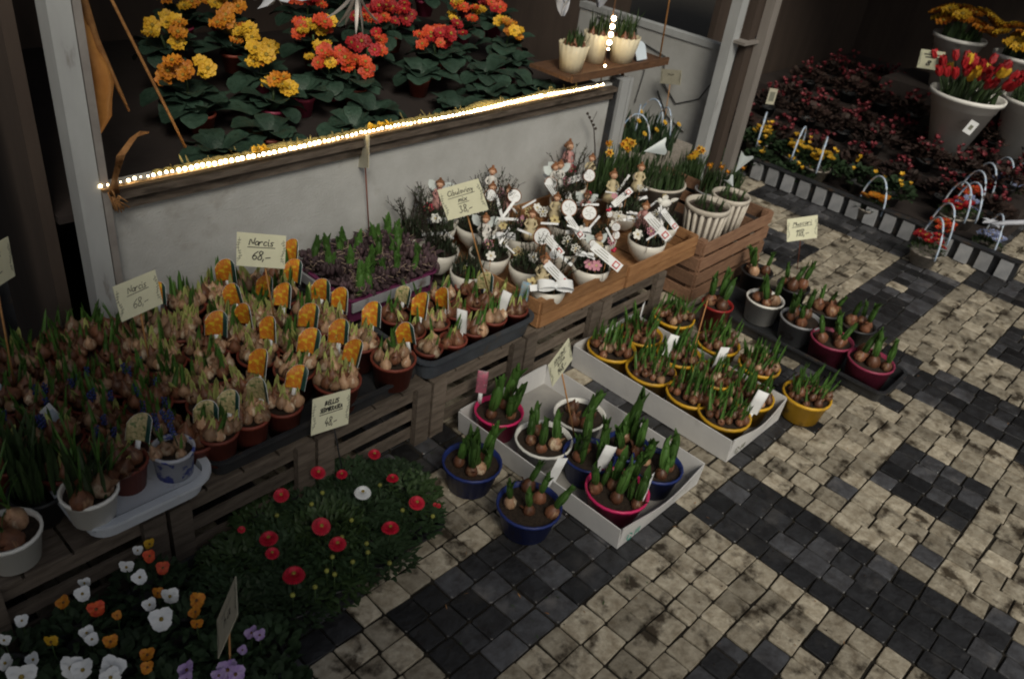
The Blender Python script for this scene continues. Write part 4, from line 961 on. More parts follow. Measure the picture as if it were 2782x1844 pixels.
# ------------------------------------------------------------------ cardboard trays on the pavement
def carton(label, x0, x1, y0, y1, h, group, flare=.01, mark='recycle'):
    t = thing('cardboard_tray', label, 'cardboard box', ((x0 + x1) / 2, (y0 + y1) / 2, .004), 0, group)
    w, d = (x1 - x0) / 2, (y1 - y0) / 2
    m = MB(); m.box((0, 0, .002), (2 * w, 2 * d, .003)); part('base', m.mesh('base', card_in, False), t)
    for nm_, (a, b), s_ in (('front_side', (-w, w), -1), ('back_side', (-w, w), 1)):
        n = 12; v = []
        for q in range(n + 1):
            x = a + (b - a) * q / n; bow_ = math.sin(PI * q / n); hh = h * (1 - .22 * bow_ ** 2)
            for (yy, zz) in ((s_ * d, 0), (s_ * (d + .004 + .010 * bow_), hh), (s_ * (d - .004) + s_ * (.004 + .010 * bow_), hh), (s_ * (d - .004), .0)): v.append((x, yy, zz))
        f = [(4 * q + j, 4 * q + 4 + j, 4 * q + 4 + (j + 1) % 4, 4 * q + (j + 1) % 4) for q in range(n) for j in range(3)] + [(0, 1, 2, 3), (4 * n + 3, 4 * n + 2, 4 * n + 1, 4 * n)]
        m = MB(); m.add(v, f); part(nm_, m.mesh(nm_, card_w, False), t)
    for nm_, s_ in (('left_side', -1), ('right_side', 1)):
        m = MB(); v = []
        for y in (-d, -d * .33, d * .33, d):
            for (xx, zz) in ((s_ * (w + .001), .0), (s_ * (w + flare), h), (s_ * (w + flare - .004), h), (s_ * (w - .003), .0)): v.append((xx, y, zz))
        f = [(4 * q + j, 4 * q + 4 + j, 4 * q + 4 + (j + 1) % 4, 4 * q + (j + 1) % 4) for q in range(3) for j in range(3)] + [(0, 1, 2, 3), (15, 14, 13, 12)]
        m.add(v, f); part(nm_, m.mesh(nm_, card_w, False), t)
    # printed recycling mark near the front corner of the short side
    m = MB()
    for q in range(3):
        a0 = q * 2.09; m.tube([(.011 * math.cos(a0 + k * .4), 0, .011 * math.sin(a0 + k * .4)) for k in range(5)], .0015, 4)
        m.tube([(.024 + .009 * q, 0, -.010 + .003 * (q % 2)), (.028 + .009 * q, 0, .008)], .0011, 4)
    part('printed_mark', m.mesh('printed_mark', greenink if mark == 'recycle' else fineink, False), t, T(-w + .032, -d - .0085, h * .42))
    return t
carton('white cardboard tray of hyacinths on the paving, near one', 1.415, 1.80, .695, 1.30, .075, 'white cardboard trays on the paving')
c2 = carton('long white cardboard tray of yellow bulb pots, further right', 1.955, 2.285, .69, 1.31, .088, 'white cardboard trays on the paving', mark='grey')

# printed words
FONT = {
 'N': [[(0, 0), (.05, 1), (.5, 0), (.6, 1)]], 'a': [[(.5, .5), (.25, .6), (.05, .3), (.2, 0), (.45, .2), (.5, .5), (.5, .1), (.6, 0)]], 'r': [[(0, 0), (.1, .55), (.12, .35), (.3, .6), (.42, .5)]],
 'c': [[(.45, .5), (.25, .6), (.05, .3), (.2, 0), (.45, .1)]], 'i': [[(.1, .55), (.12, .1), (.22, 0)], [(.1, .8), (.12, .86)]], 's': [[(.4, .55), (.15, .55), (.12, .35), (.38, .2), (.3, 0), (.05, .05)]],
 '6': [[(.5, .95), (.15, .6), (.08, .2), (.3, 0), (.5, .25), (.35, .5), (.1, .35)]], '8': [[(.45, .9), (.2, 1), (.12, .75), (.45, .35), (.4, .05), (.1, .05), (.1, .35), (.48, .75), (.45, .9)]],
 ',': [[(.1, .1), (.05, -.15)]], '-': [[(0, .25), (.4, .35)]], 'C': [[(.6, .85), (.4, 1), (.1, .7), (.05, .3), (.25, 0), (.6, .15)]], 'b': [[(.1, 1), (.08, 0), (.35, .05), (.42, .4), (.12, .45)]],
 'u': [[(.05, .55), (.08, .1), (.3, 0), (.42, .55), (.45, 0)]], 'l': [[(.1, 1), (.12, .1), (.22, 0)]], 'o': [[(.25, .6), (.05, .3), (.22, 0), (.42, .3), (.25, .6)]], 'v': [[(0, .55), (.2, 0), (.42, .6)]],
 'n': [[(.05, 0), (.08, .55), (.1, .4), (.32, .58), (.4, 0)]], 'y': [[(.02, .55), (.15, .15), (.38, .55), (.2, -.35), (0, -.3)]], 'm': [[(.03, 0), (.06, .55), (.2, .55), (.25, 0), (.27, .5), (.45, .55), (.5, 0)]],
 'x': [[(.02, .55), (.4, 0)], [(.4, .55), (.02, 0)]], '3': [[(.08, .9), (.4, .95), (.2, .55), (.45, .3), (.25, 0), (.03, .1)]], 'B': [[(.08, 0), (.08, 1), (.45, .8), (.1, .52), (.5, .3), (.08, 0)]],
 'E': [[(.5, 1), (.08, 1), (.06, 0), (.5, 0)], [(.06, .5), (.4, .5)]], 'L': [[(.08, 1), (.06, 0), (.48, 0)]], 'I': [[(.15, 1), (.13, 0)]], 'S': [[(.48, .9), (.15, .95), (.1, .6), (.45, .4), (.4, .05), (.05, .05)]],
 'D': [[(.08, 0), (.08, 1), (.45, .75), (.45, .25), (.08, 0)]], 'M': [[(.02, 0), (.1, 1), (.3, .4), (.5, 1), (.6, 0)]], 'K': [[(.08, 1), (.06, 0)], [(.48, 1), (.08, .5), (.5, 0)]], 'R': [[(.06, 0), (.08, 1), (.45, .8), (.08, .5), (.5, 0)]],
 'A': [[(0, 0), (.28, 1), (.52, 0)], [(.1, .4), (.42, .4)]], "'": [[(.2, 1.15), (.3, 1.3)]], '4': [[(.3, 1), (.03, .35), (.5, .35)], [(.38, .6), (.34, 0)]], '1': [[(.05, .7), (.28, 1), (.24, 0)]],
 'H': [[(.08, 1), (.06, 0)], [(.5, 1), (.48, 0)], [(.06, .5), (.5, .5)]], 'Y': [[(0, 1), (.25, .5), (.5, 1)], [(.25, .5), (.22, 0)]], 'T': [[(0, 1), (.55, 1)], [(.27, 1), (.25, 0)]], 't': [[(.15, .9), (.15, .05), (.3, 0)], [(0, .6), (.32, .6)]],
 'h': [[(.08, 1), (.06, 0)], [(.07, .45), (.3, .55), (.38, 0)]], ' ': [],
}
def write(m, text, cx, y, h, w=None, slant=.15, th=.0009, mi=0, seed=1):
    rr = random.Random(seed); adv = [(.62 if ch in 'NMHRKCDYTAB' else (.3 if ch in "il,'I1" else .52)) for ch in text]
    tot = sum(adv) * h; k = 1 if not w else w / tot; x = cx - tot * k / 2
    for ch, ad in zip(text, adv):
        for st_ in FONT.get(ch, []):
            pts = [(x + (px + slant * py) * h * k, y + py * h + rr.uniform(-.02, .02) * h) for px, py in st_]
            if len(pts) > 2:
                sm = [pts[0]]
                for q in range(1, len(pts) - 1):
                    a, b, c = pts[q - 1], pts[q], pts[q + 1]; sm += [((a[0] + 3 * b[0]) / 4, (a[1] + 3 * b[1]) / 4), ((3 * b[0] + c[0]) / 4, (3 * b[1] + c[1]) / 4)]
                pts = sm + [pts[-1]]
            stroke(m, pts, th, mi)
        x += ad * h * k
def stroke(m, pts, th, mi=0, z=.0012):
    th *= 1.5
    for (x0, y0), (x1, y1) in zip(pts, pts[1:]):
        d = math.hypot(x1 - x0, y1 - y0) or 1e-6; ux, uy = (x1 - x0) / d, (y1 - y0) / d; nx, ny = -uy * th / 2, ux * th / 2; ex, ey = ux * th * .4, uy * th * .4
        m.add([(x0 - ex + nx, y0 - ey + ny, z), (x0 - ex - nx, y0 - ey - ny, z), (x1 + ex - nx, y1 + ey - ny, z), (x1 + ex + nx, y1 + ey + ny, z)], [(0, 1, 2, 3)], None, mi)
        z += .00001
def vines(m, w, h, mi=0, seed=0, sides=(-1, 1)):
    rr = random.Random(seed)
    for s_ in sides:
        pts = [(s_ * (w * .43 - .004 * math.sin(q * .9) - .012 * abs(q / 9 - .5) * -1), -h * .36 + h * .72 * q / 9) for q in range(10)]
        stroke(m, pts, .0007, mi)
        for x, y in pts[1:-1]:
            for e in (-1, 1):
                a = rr.uniform(-.6, .6) + (0 if e > 0 else PI); r = rr.uniform(.003, .006); stroke(m, [(x, y), (x + r * .7 * math.cos(a), y + r * .7 * math.sin(a)), (x + r * .9 * math.cos(a + .7), y + r * .9 * math.sin(a + .7))], .0008, mi)
SG = {
 's1': ((1.004, 1.667, .562), (.811, -.582, -.062), (.102, .036, .994), .119, .091),
 's2': ((.703, 1.715, .508), (.973, .231, -.023), (-.021, .183, .983), .117, .089),
 's3': ((1.511, 1.470, .661), (.477, -.751, .456), (-.129, .453, .882), .124, .089),
 's4': ((.952, 1.300, .300), (.982, .025, -.190), (.183, .171, .968), .114, .095),
 's5': ((1.470, 1.020, .390), (.920, .192, .340), (-.355, .047, .934), .105, .083),
 's6': ((3.275, 1.182, .229), (.728, -.644, .234), (-.066, .275, .959), .130, .101),
 's7': ((1.521, 1.921, .640), (-.335, -.868, .367), (.223, .306, .926), .122, .098),
 's8': ((.472, .961, .263), (.281, -.169, .945), (.482, .876, .013), .125, .087),
 's9': ((.441, 1.785, .634), (.726, .671, -.149), (.080, .133, .988), .131, .091),
 's10': ((3.559, 2.147, .558), (-.097, -.970, .221), (.073, .215, .974), .125, .068),
 's11': ((5.003, 1.437, .681), (.014, -.992, .125), (.025, .125, .992), .127, .097)}
def sign(key, label, lines, base, sm=stick_m, cm=sign_m, up=None):
    c, u, v, w, h = SG[key]; u = Vector(u).normalized(); v = Vector(v); v = (v - u * v.dot(u)).normalized(); n = u.cross(v)
    M = Matrix(((u.x, v.x, n.x, c[0]), (u.y, v.y, n.y, c[1]), (u.z, v.z, n.z, c[2]), (0, 0, 0, 1)))
    t = thing('price_sign', label, 'price sign', (0, 0, 0), 0, 'handwritten price signs on sticks', M)
    m = MB(); m.box((0, 0, 0), (w, h, .0015)); part('card', m.mesh('card', cm, False), t)
    m = MB()
    for txt, y, hh, wd, th in lines:
        if txt == '_': stroke(m, [(-wd / 2, y), (0, y + .0007), (wd / 2, y + .0015)], th)
        else: write(m, txt, 0, y, hh, wd, th=th, seed=len(txt))
    part('handwriting', m.mesh('handwriting', ink, False), t)
    for s_ in (-1, 1): m = MB(); vines(m, w, h, 0, len(key) + s_, (s_,)); part('vine_print', m.mesh('vine_print', fineink, False), t)
    if base:
        a = Vector(c) + v * (h * .1) - n * .003; b = Vector(base)
        if key == 's8': a = Vector(c) - n * .003
        Mi = M.inverted(); m = MB(); m.tube([Mi @ a, Mi @ b], .0022, 6); part('stick', m.mesh('stick', sm), t)
sign('s1', 'cream card on a stick reading Narcis 68,-, upright before the white wall', [('Narcis', .014, .019, .060, .0016), ('_', .008, 0, .066, .0014), ('68,-', -.026, .025, .048, .0018)], (1.035, 1.66, .31))
sign('s2', 'tilted cream card reading Narcis 68,- above the left bulbs', [('Narcis', .014, .017, .052, .0011), ('_', .009, 0, .06, .0010), ('68,-', -.026, .022, .046, .0010)], (.70, 1.70, .31))
sign('s3', 'tilted cream card reading Cibuloviny mix 38,- above the white bowls', [('Cibuloviny', .018, .015, .078, .0012), ('_', .012, 0, .08, .0010), ('mix', -.003, .013, .028, .0014), ('_', -.008, 0, .034, .0010), ('38,-', -.033, .020, .042, .0013)], (1.66, 1.46, .31))
sign('s4', 'cream card reading BELLIS SEDMIKRASKA 48,- in front of the crates', [('BELLIS', .022, .011, .042, .0020), ('SEDMIKRASKA', .005, .011, .068, .0018), ('_', -.001, 0, .07, .0014), ('48,-', -.034, .022, .040, .0015)], (1.00, 1.30, .02), black_m)
sign('s5', 'cream card reading HYACINT 148,- above the near cardboard tray', [('HYACINT', .018, .013, .056, .0015), ('_', .013, 0, .06, .0012), ('bila', -.001, .012, .034, .0018), ('148,-', -.030, .022, .044, .0017)], (1.60, 1.01, .07))
sign('s6', 'small cream card reading Muscari 118,- over the dull pots at right', [('Muscari', .016, .018, .08, .0016), ('_', .010, 0, .085, .0016), ('118,-', -.032, .030, .060, .0020)], (3.38, 1.18, 0), redstick)
sign('s7', 'card seen nearly edge on, on a red stick before the wall', [('Hyacint', .01, .018, .06, .001)], (1.565, 1.93, .31), redstick, sign_d)
sign('s8', 'card seen from a sharp angle between pansies and daisies', [('ha', -.01, .025, .04, .0015), ('_', .02, 0, .06, .001)], (.455, .945, .02), stick_m, sign_d)
sign('s9', 'cream card cut by the left picture edge before dark boards', [('Narcis', .014, .017, .052, .0012), ('68,-', -.026, .022, .046, .0012)], (.42, 1.78, .31))
sign('s10', 'dim cream card standing in the flower crate in the nook', [('mix', .006, .014, .04, .0012)], (3.55, 2.12, .33), stick_m, sign_d)
sign('s11', 'pale card hanging beside the red tulips at upper right', [('_', .026, 0, .08, .004), ('_', .012, 0, .06, .004), ('85', -.03, .024, .05, .004)], None, stick_m, sign_m)
m = MB(); m.tube([(2.10, 1.0, .06), (2.27, 1.0, .40)], .002, 6)

# hyacinth pots
hy = [('tall pointed hyacinths in a blue pot at the left of the near carton', 1091, 1066, .080, blue_p, 'blue', 4, .95, 0),
 ('bulbs with short hyacinth buds in a blue pot in front of the carton', 1223, 1165, .084, blue_p, 'blue', 5, .7, 0),
 ('green hyacinths in a white pot nearest the near carton centre', 1244, 1022, .082, white_p, 'white', 4, .85, 1),
 ('tall hyacinths leaning right in a white pot under the 148 card', 1340, 957, .078, white_p, 'white', 4, 1.6, 1),
 ('hyacinths in a bright pink pot at the front carton corner', 1435, 1155, .086, pink_p, 'pink', 5, .95, 1),
 ('hyacinths in a blue pot at the right carton side', 1555, 1100, .074, blue_p, 'blue', 3, .9, 1),
 ('hyacinths in a blue pot amid the near carton', 1362, 1050, .074, blue_p, 'blue', 3, 1.1, 1),
 ('hyacinths in a pink pot at the back carton end', 1150, 950, .072, pink_p, 'pink', 3, 1.15, 1),
 ('dark hyacinths in a blue pot behind the pink one', 1450, 1030, .066, blue_p, 'blue', 3, 1.1, 1)]
for lab, px, py, r, pm, pn, nb, ss, inside in hy:
    p = at(px, py, .092)
    if inside: p.x = min(max(p.x, 1.42 + r), 1.795 - r); p.y = min(max(p.y, .70 + r), 1.295 - r)
    t = bulb_pot(lab, (p.x, p.y, .009), r, .086, pm, pn, nb, bulb_b, 'hya', None, 0, 'hyacinth pots around the near carton', bs=1.05, ss=ss, sprob=1, name='hyacinth_pot', rb=.74, sink=.014)
    if ss > 1.5:
        for ch in t.children:
            if ch.name.startswith('shoot'): ch.matrix_local = T(ch.matrix_local.translation) @ RZ(-t.rotation_euler.z) @ RY(.28) @ RX(.15) @ RZ(R_.uniform(0, 6)) @ SC(1.1, 1.1, 1.55)
    elif ss > .8:
        for q in range(4):
            a = R_.uniform(0, 6.3); part('shoot', shoot_mesh('hya', R_.randint(0, 3)), t, T(r * .5 * math.cos(a), r * .5 * math.sin(a), .075) @ RX(R_.uniform(-.2, .2)) @ SC(R_.uniform(.5, 1.0)))
def loose_tag(label, x, y, z, rz, kind, ry=0, s=1):
    solo('plant_tag', tag_mesh(kind), label, 'tag', 'plant tags in the cartons', T(x, y, z) @ RZ(rz) @ RY(ry) @ SC(s))
loose_tag('pink picture tag sticking up behind the near carton', 1.47, 1.28, .13, -.9, 'pink')
loose_tag('white tag between blue and white pots in the near carton', 1.40, .93, .08, -.4, 'white', .3)
loose_tag('white tag standing beside the pink pot', 1.54, .66 + .06, .08, .3, 'white', .5)
loose_tag('white tag amid the green hyacinths', 1.52, .86, .11, -.8, 'white', .2)
# yellow pots
ypos = [(1400, 795, .088), (1490, 872, .088), (1482, 775, .075), (1572, 735, .075), (1578, 835, .070), (1590, 915, .076), (1665, 800, .075), (1680, 985, .088), (1768, 930, .074), (1698, 872, .074), (1778, 858, .070), (1875, 925, .078)]
ylab = ['far left of the long carton under the slats', 'front left side of the long carton', 'second row behind the left pots', 'behind the carton beside the thin stick', 'middle of the long carton beside the white tag', 'sagging over the carton front', 'behind the carton right of the stick', 'front corner of the long carton', 'right end inside the long carton', 'centre right of the long carton', 'outside the right long side of the carton', 'alone on the paving right of the carton']
ypos2 = [(2.042, 1.222), (2.045, 1.06), (2.200, 1.215), (2.40, 1.21), (2.205, 1.055), (2.045, .905), (2.385, 1.01), (2.045, .778), (2.200, .775), (2.205, .91), (2.385, .845), (2.365, .655)]
for (px, py, r), (qx, qy), lab in zip(ypos, ypos2, ylab):
    p = Vector((qx, qy, 0)); r = min(max(r, .076), .082) if qx < 2.3 else r
    bulb_pot('yellow pot of tiny sprouting bulbs, ' + lab, (p.x, p.y, .008), r, .088, yellow_p, 'yellow', 24, bulb_b, ['fine', 'green', 'fine'], None, 0, 'yellow bulb pots around the long carton', bs=.78, ss=1.2, sprob=1.0, rb=.78, lip=.005, jit=.02, sink=.008)
for lab, px, py, rz in (('white tag leaning in the long carton beside the left pots', 1545, 800, -.9), ('white tag in the middle of the long carton', 1660, 830, -.5), ('white tag at the front end of the long carton', 1745, 930, -1.1), ('small white tag near the carton back', 1480, 730, .4)):
    p = at(px, py, .14); loose_tag(lab, p.x, p.y, .10, rz, 'white', .15, 1.1)
m = MB(); a = at(1595, 835, .12); m.tube([a, a + Vector((.06, .03, .20))], .002, 6); solo('thin_stick', m.mesh('thin_stick', stick_m), 'bare thin stick rising from the long carton', 'stick')
# black tray with dull pots
tray('plant_tray', 'long black tray of dull grey and pink rimmed pots on the paving', 2.66, 2.88, .50, 1.24, .004, .05, black_m, rim=.01, rr=.03)
for lab, px, py, r, pm, pn, nb in (('tall red pot with a dark plant at the left end of the black tray', 1655, 712, .058, red_p, 'red', 3), ('white pot of large bulbs in the long black tray', 1768, 692, .072, white_p, 'whiteg', 4), ('grey pot of bulbs in the middle of the long black tray', 1850, 738, .076, grey_p, 'grey', 4), ('dull pink pot with leaning shoots in the long black tray', 1922, 785, .076, dpink_p, 'dpink', 4), ('dull pink pot at the right end of the long black tray', 2012, 835, .080, dpink_p, 'dpink', 5)):
    p = at(px, py, .10); bulb_pot(lab, (p.x, p.y, .012), r, .095 if pn != 'red' else .11, pm, pn, nb, bulb_b if pn != 'dpink' else bulb_b, 'hya', None, 0, 'dull pots in the long black tray', bs=1.25, ss=.8 if pn != 'red' else 1.0, sprob=.9, rb=.82)
for lab, px, py in (('dark pot of hyacinth shoots behind the white pot', 1830, 660), ('dark pot of hyacinth shoots at the back of the row', 1745, 625), ('dark pot of shoots behind the grey pot', 1905, 715), ('dark pot of shoots behind the pink pots', 1980, 750)):
    p = at(px, py, .10); bulb_pot(lab, (p.x + .02, p.y, .006), .065, .09, black_m, 'black', 4, bulb_b, 'hya', None, 0, 'dark pots behind the black tray', bs=1.2, ss=.75, sprob=.9)

# ------------------------------------------------------------------ daisies and pansies in front of the crates
def cushion(key, r, hgt, n, mt, lw=.010):
    def fn():
        m = MB(); rr = random.Random(key)
        for q in range(n):
            a = rr.uniform(0, 6.3); d = r * rr.random() ** .5; z = hgt * (1 - (d / r) ** 2 * .7) * rr.uniform(.55, 1)
            m.leaf(rr.uniform(.018, .032), lw * rr.uniform(.6, 1.2), rr.uniform(.2, 1.3), .25, 3, T(d * math.cos(a), d * math.sin(a), z) @ RZ(a + rr.uniform(-1.2, 1.2)) @ RY(rr.uniform(.1, 1.0)))
        return m.mesh('foliage', mt)
    return cached(('cush', key, r, hgt, n, mt.name), fn)
def bellis_mesh(mt, eye, key):
    def fn():
        m = MB()
        for L, (n, r, z, tl) in enumerate(((30, .0205, .000, 1.35), (26, .0175, .003, 1.1), (20, .013, .005, .8))):
            for k in range(n): m.leaf(r * 1.0, .0042, .25, .3, 2, T(0, 0, z) @ RZ(2 * PI * k / n + L * .1) @ RY(tl), shape=lambda t: .6 + .5 * t, tip=.7)
        m.ball((0, 0, .007), .0052, 8, 5, mi=1, sc=(1, 1, .6)); return m.mesh('daisy_flower', [mt, eye])
    return cached(('bel', mt.name), fn)
def bud_mesh():
    def fn():
        m = MB(); m.ball((0, 0, 0), .006, 7, 5); m.tube([(0, 0, -.04), (0, 0, 0)], .0012, 4, mi=1)
        return m.mesh('bud', [bud_y, leaf_m])
    return cached('bud', fn)
bpl = []
for ri in range(5):
    for k in range(5):
        u = k / 4; v_ = ri / 4
        x = .56 + .46 * u + .10 * v_ + R_.uniform(-.012, .012); y = 1.06 + .23 * v_ - .02 * u + R_.uniform(-.01, .01)
        if (ri, k) in ((4, 0), (0, 0), (0, 4), (4, 4)): continue
        t = thing('daisy_plant', f'low green daisy plant before the crates, {RN[ri]} from the paving, {nth(k)}', 'daisy plant', (x, y, .01), R_.uniform(0, 6), 'daisy plants before the crates')
        part('pot', pot_mesh('pot_black_low', .045, .04, black_m), t)
        hz_ = 1.35 - 2.2 * math.hypot(u - .5, v_ - .5)
        part('foliage', cushion(R_.randint(0, 3), .088, .055, 400, leaf_d if R_.random() < .75 else leaf_m, .0095), t, T(0, 0, .030) @ RX(R_.uniform(-.12, .12)) @ SC(1, 1, max(.5, hz_)), stuff=True)
        bpl.append((t, x, y))
tray('plant_tray', 'black tray under the daisies in front of the crates', 0.54, 1.11, 1.03, 1.325, .0, .035, black_m, rr=.03)
redf = [(865, 1050, 30), (735, 1092, 34), (790, 1096, 26), (907, 1106, 28), (650, 1144, 34), (963, 1162, 36), (742, 1216, 40), (902, 1221, 38), (621, 1245, 38), (780, 1257, 36), (629, 1278, 28), (679, 1330, 44), (558, 1223, 16), (1013, 1168, 12), (1005, 1165, 10)]
def near_plant(p): return min(bpl, key=lambda q: (q[1] - p.x) ** 2 + (q[2] - p.y) ** 2)[0]
bpy.context.view_layer.update()
def on_plant(name, me, px, py, z, sc, tilt=.3, lab=None):
    p = at(px, py, z); t = near_plant(p); M = t.matrix_world.inverted() @ T(p) @ RZ(R_.uniform(-1.2, 0)) @ RX(R_.uniform(-.1, tilt + .25)) @ RZ(R_.uniform(0, 6)) @ SC(sc)
    part(name, me, t, M, lab)
    m = cached('fstem', lambda: MB().tube([(0, 0, -.05), (0, 0, 0)], .0014, 5).mesh('flower_stem', leaf_m)); part('flower_stem', m, t, t.matrix_world.inverted() @ T(p))
for px, py, w in redf: on_plant('flower', bellis_mesh(pet_c, eye_y, 0), px, py, .135, w / 38 * 1.02)
on_plant('flower', bellis_mesh(pet_w, eye_y, 1), 838, 1139, .14, 1.0, lab='white daisy flower')
for px, py in ((745, 1138), (878, 1120), (720, 1164), (812, 1201), (847, 1255), (1000, 1192), (768, 1286), (815, 1297), (755, 1318), (773, 1326), (728, 1355), (676, 1374), (930, 1178), (790, 1240), (850, 1275), (640, 1190), (900, 1300)): on_plant('bud', bud_mesh(), px, py, .12, 1.0)
# pansies
def pansy_mesh(mt, key):
    def fn():
        m = MB(); rr = random.Random(key)
        for a, L, w in ((1.0, .022, .026), (-1.0, .022, .026), (2.1, .019, .022), (-2.1, .019, .022), (PI, .024, .032)):
            m.leaf(L, w, .35, .12, 5, RX(0) @ RZ(0) @ Matrix.Rotation(a, 4, 'X') @ T(0, 0, .002), shape=lambda t: .35 + .8 * math.sin(PI * t ** .75), tip=.45)
        m.ball((-.002, 0, -.001), .0045, 7, 4, mi=1); return m.mesh('pansy_flower', [mt, eye_d if mt != pet_w else eye_y])
    return cached(('pan', mt.name, key), fn)
ppl = []
for k, (x, y) in enumerate([(.16, 1.26), (.30, 1.24), (.45, 1.26), (.20, 1.13), (.33, 1.12), (.46, 1.12), (.36, 1.00), (.47, 1.00), (.54, .98), (.24, 1.03), (.50, .88), (.06, 1.2), (.40, .93)]):
    t = thing('pansy_plant', 'dark leaved pansy plant ' + ['at the far left crate', 'under the white styrene tray', 'under the tray corner with curled petals', 'in the left corner with white petals', 'with large white face flowers', 'beside the slanting card with white flowers', 'at the bottom edge with yellow petals', 'below the slanting card', 'with small violet flowers on the paving', 'at the lower left with white flowers', 'with violet flower at the bottom edge', 'cut by the left picture edge', 'at the bottom edge with white faces'][k], 'pansy', (x, y, .0), R_.uniform(0, 6), 'pansies at the lower left')
    part('pot', pot_mesh('pot_black', .05, .06, black_m), t)
    part('foliage', cushion(10 + R_.randint(0, 2), .085, .075, 230, leaf_d, .014), t, T(0, 0, .045), stuff=True)
    ppl.append((t, x, y))
tray('plant_tray', 'black tray under the pansies at lower left', .02, .50, .90, 1.31, -.002, .045, black_m, rr=.03)
bpy.context.view_layer.update()
pan = [(372, 1428, 1.5, 'w'), (393, 1375, 1.2, 'w'), (322, 1332, 1.0, 'w'), (292, 1308, 1.0, 'w'), (345, 1255, .8, 'y'), (318, 1270, .7, 'w'), (345, 1283, .9, 'r'), (376, 1310, .9, 'r'), (345, 1395, .9, 'w'), (365, 1368, .8, 'o'), (455, 1385, 1.1, 'o'), (450, 1412, .9, 'o'), (455, 1440, .8, 'o'),
       (195, 1345, .8, 'w'), (190, 1370, 1.0, 'w'), (145, 1390, .9, 'o'), (222, 1405, 1.1, 'r'), (50, 1432, .8, 'w'), (200, 1460, .9, 'w'), (212, 1475, .8, 'w'), (118, 1480, .9, 'y'), (255, 1480, .9, 'o'), (75, 1522, .9, 'w'), (50, 1560, 1.7, 'w'), (165, 1540, 1.5, 'w'), (190, 1545, 1.3, 'w'), (260, 1540, 1.5, 'w'), (255, 1562, 1.2, 'w'), (340, 1510, .9, 'o'), (340, 1540, .8, 'o'), (10, 1477, .8, 'w'), (430, 1545, 1.1, 'v'), (430, 1568, .9, 'v'), (525, 1545, 1.3, 'v'), (545, 1555, 1.2, 'v'), (505, 1558, .9, 'v'), (580, 1460, .9, 'v'), (600, 1465, .8, 'v'), (560, 1500, .6, 'v'), (270, 1420, .6, 'o'), (10, 1530, 1.0, 'w')]
for px, py, s_, c_ in pan:
    p = at(px, py, .15); t = min(ppl, key=lambda q: (q[1] - p.x) ** 2 + (q[2] - p.y) ** 2)[0]
    mt = {'w': pet_w, 'y': pet_y, 'o': pet_o, 'r': pet_ro, 'v': pet_v}[c_]
    face = math.atan2(-p.y, -p.x)
    M = t.matrix_world.inverted() @ T(p) @ RZ(face + PI + R_.uniform(-.7, .7)) @ RY(R_.uniform(.1, .7)) @ Matrix.Rotation(R_.uniform(-.4, .4), 4, 'X') @ SC(s_ * .68)
    part('flower', pansy_mesh(mt, 0), t, M)
    part('flower_stem', cached('fstem2', lambda: MB().tube([(0, 0, -.09), (0, 0, 0)], .0014, 5).mesh('flower_stem', leaf_m)), t, t.matrix_world.inverted() @ T(p))

# ------------------------------------------------------------------ right side: slab edging, baskets, cyclamens, buckets
ed = thing('tray_edge', 'row of grey upright blocks along the edge of the far flower bed', 'edging', (4.18, 1.2, 0))
m = MB(); m.box((.03, 0, .05), (.02, 1.42, .10)); part('backing', m.mesh('edge_backing', black_m, False), ed)
m = MB(); m.box((0, 0, .0), (.02, .058, .088)); sb_ = m.mesh('edge_block', blk_ref, False)
for k in range(15): part('block', sb_, ed, T(.008, -.66 + k * .094, .05) @ RX(R_.uniform(-.03, .03)))
m = MB(); m.box((.02, 0, .103), (.05, 1.43, .006)); part('top_lip', m.mesh('edge_lip', black_m, False), ed)
def cyc(label, loc, key, dense=14, petm=pet_m, s=1., group='dark cyclamens in the far bed'):
    t = thing('cyclamen_plant', label, 'cyclamen', loc, R_.uniform(0, 6), group)
    part('pot', pot_mesh('pot_black', .05, .06, black_m), t)
    part('foliage', cushion(20 + key % 3, .09, .06, 150, darkred_leaf if petm == pet_m else leaf_d, .026), t, T(0, 0, .05) @ SC(s * 1.35, s * 1.35, s * 1.5), stuff=True)
    def ff():
        m = MB()
        for k in range(5): m.leaf(.022, .013, .5, .2, 3, RZ(k * 1.26) @ RY(.35), shape=lambda q: .5 + .6 * math.sin(PI * q))
        return m.mesh('flower', petm)
    for k in range(dense):
        a = R_.uniform(0, 6.3); d = .075 * R_.random() ** .5; part('flower', cached(('cyf', petm.name), ff), t, T(d * math.cos(a), d * math.sin(a), R_.uniform(.12, .19)) @ RZ(a) @ RX(R_.uniform(-.6, .6)) @ SC(R_.uniform(.8, 1.2)))
ci = 0
for ri in range(6):
    for k in range(7):
        x = 4.62 + ri * .26 + R_.uniform(-.03, .03); y = .78 + k * .24 + R_.uniform(-.03, .03); z = (.062 if x < 4.78 else (.146 if x < 5.2 else .232))
        if x > 5.5 and y < 1.3: continue
        cyc(f'dull red cyclamen in the far bed, {["nearest row", "second row", "third row", "fourth row", "fifth row", "last row"][ri]}, {["rightmost", "second from right", "third from right", "fourth from right", "fifth from right", "sixth from right", "leftmost"][k]}', (x, y, z), k)
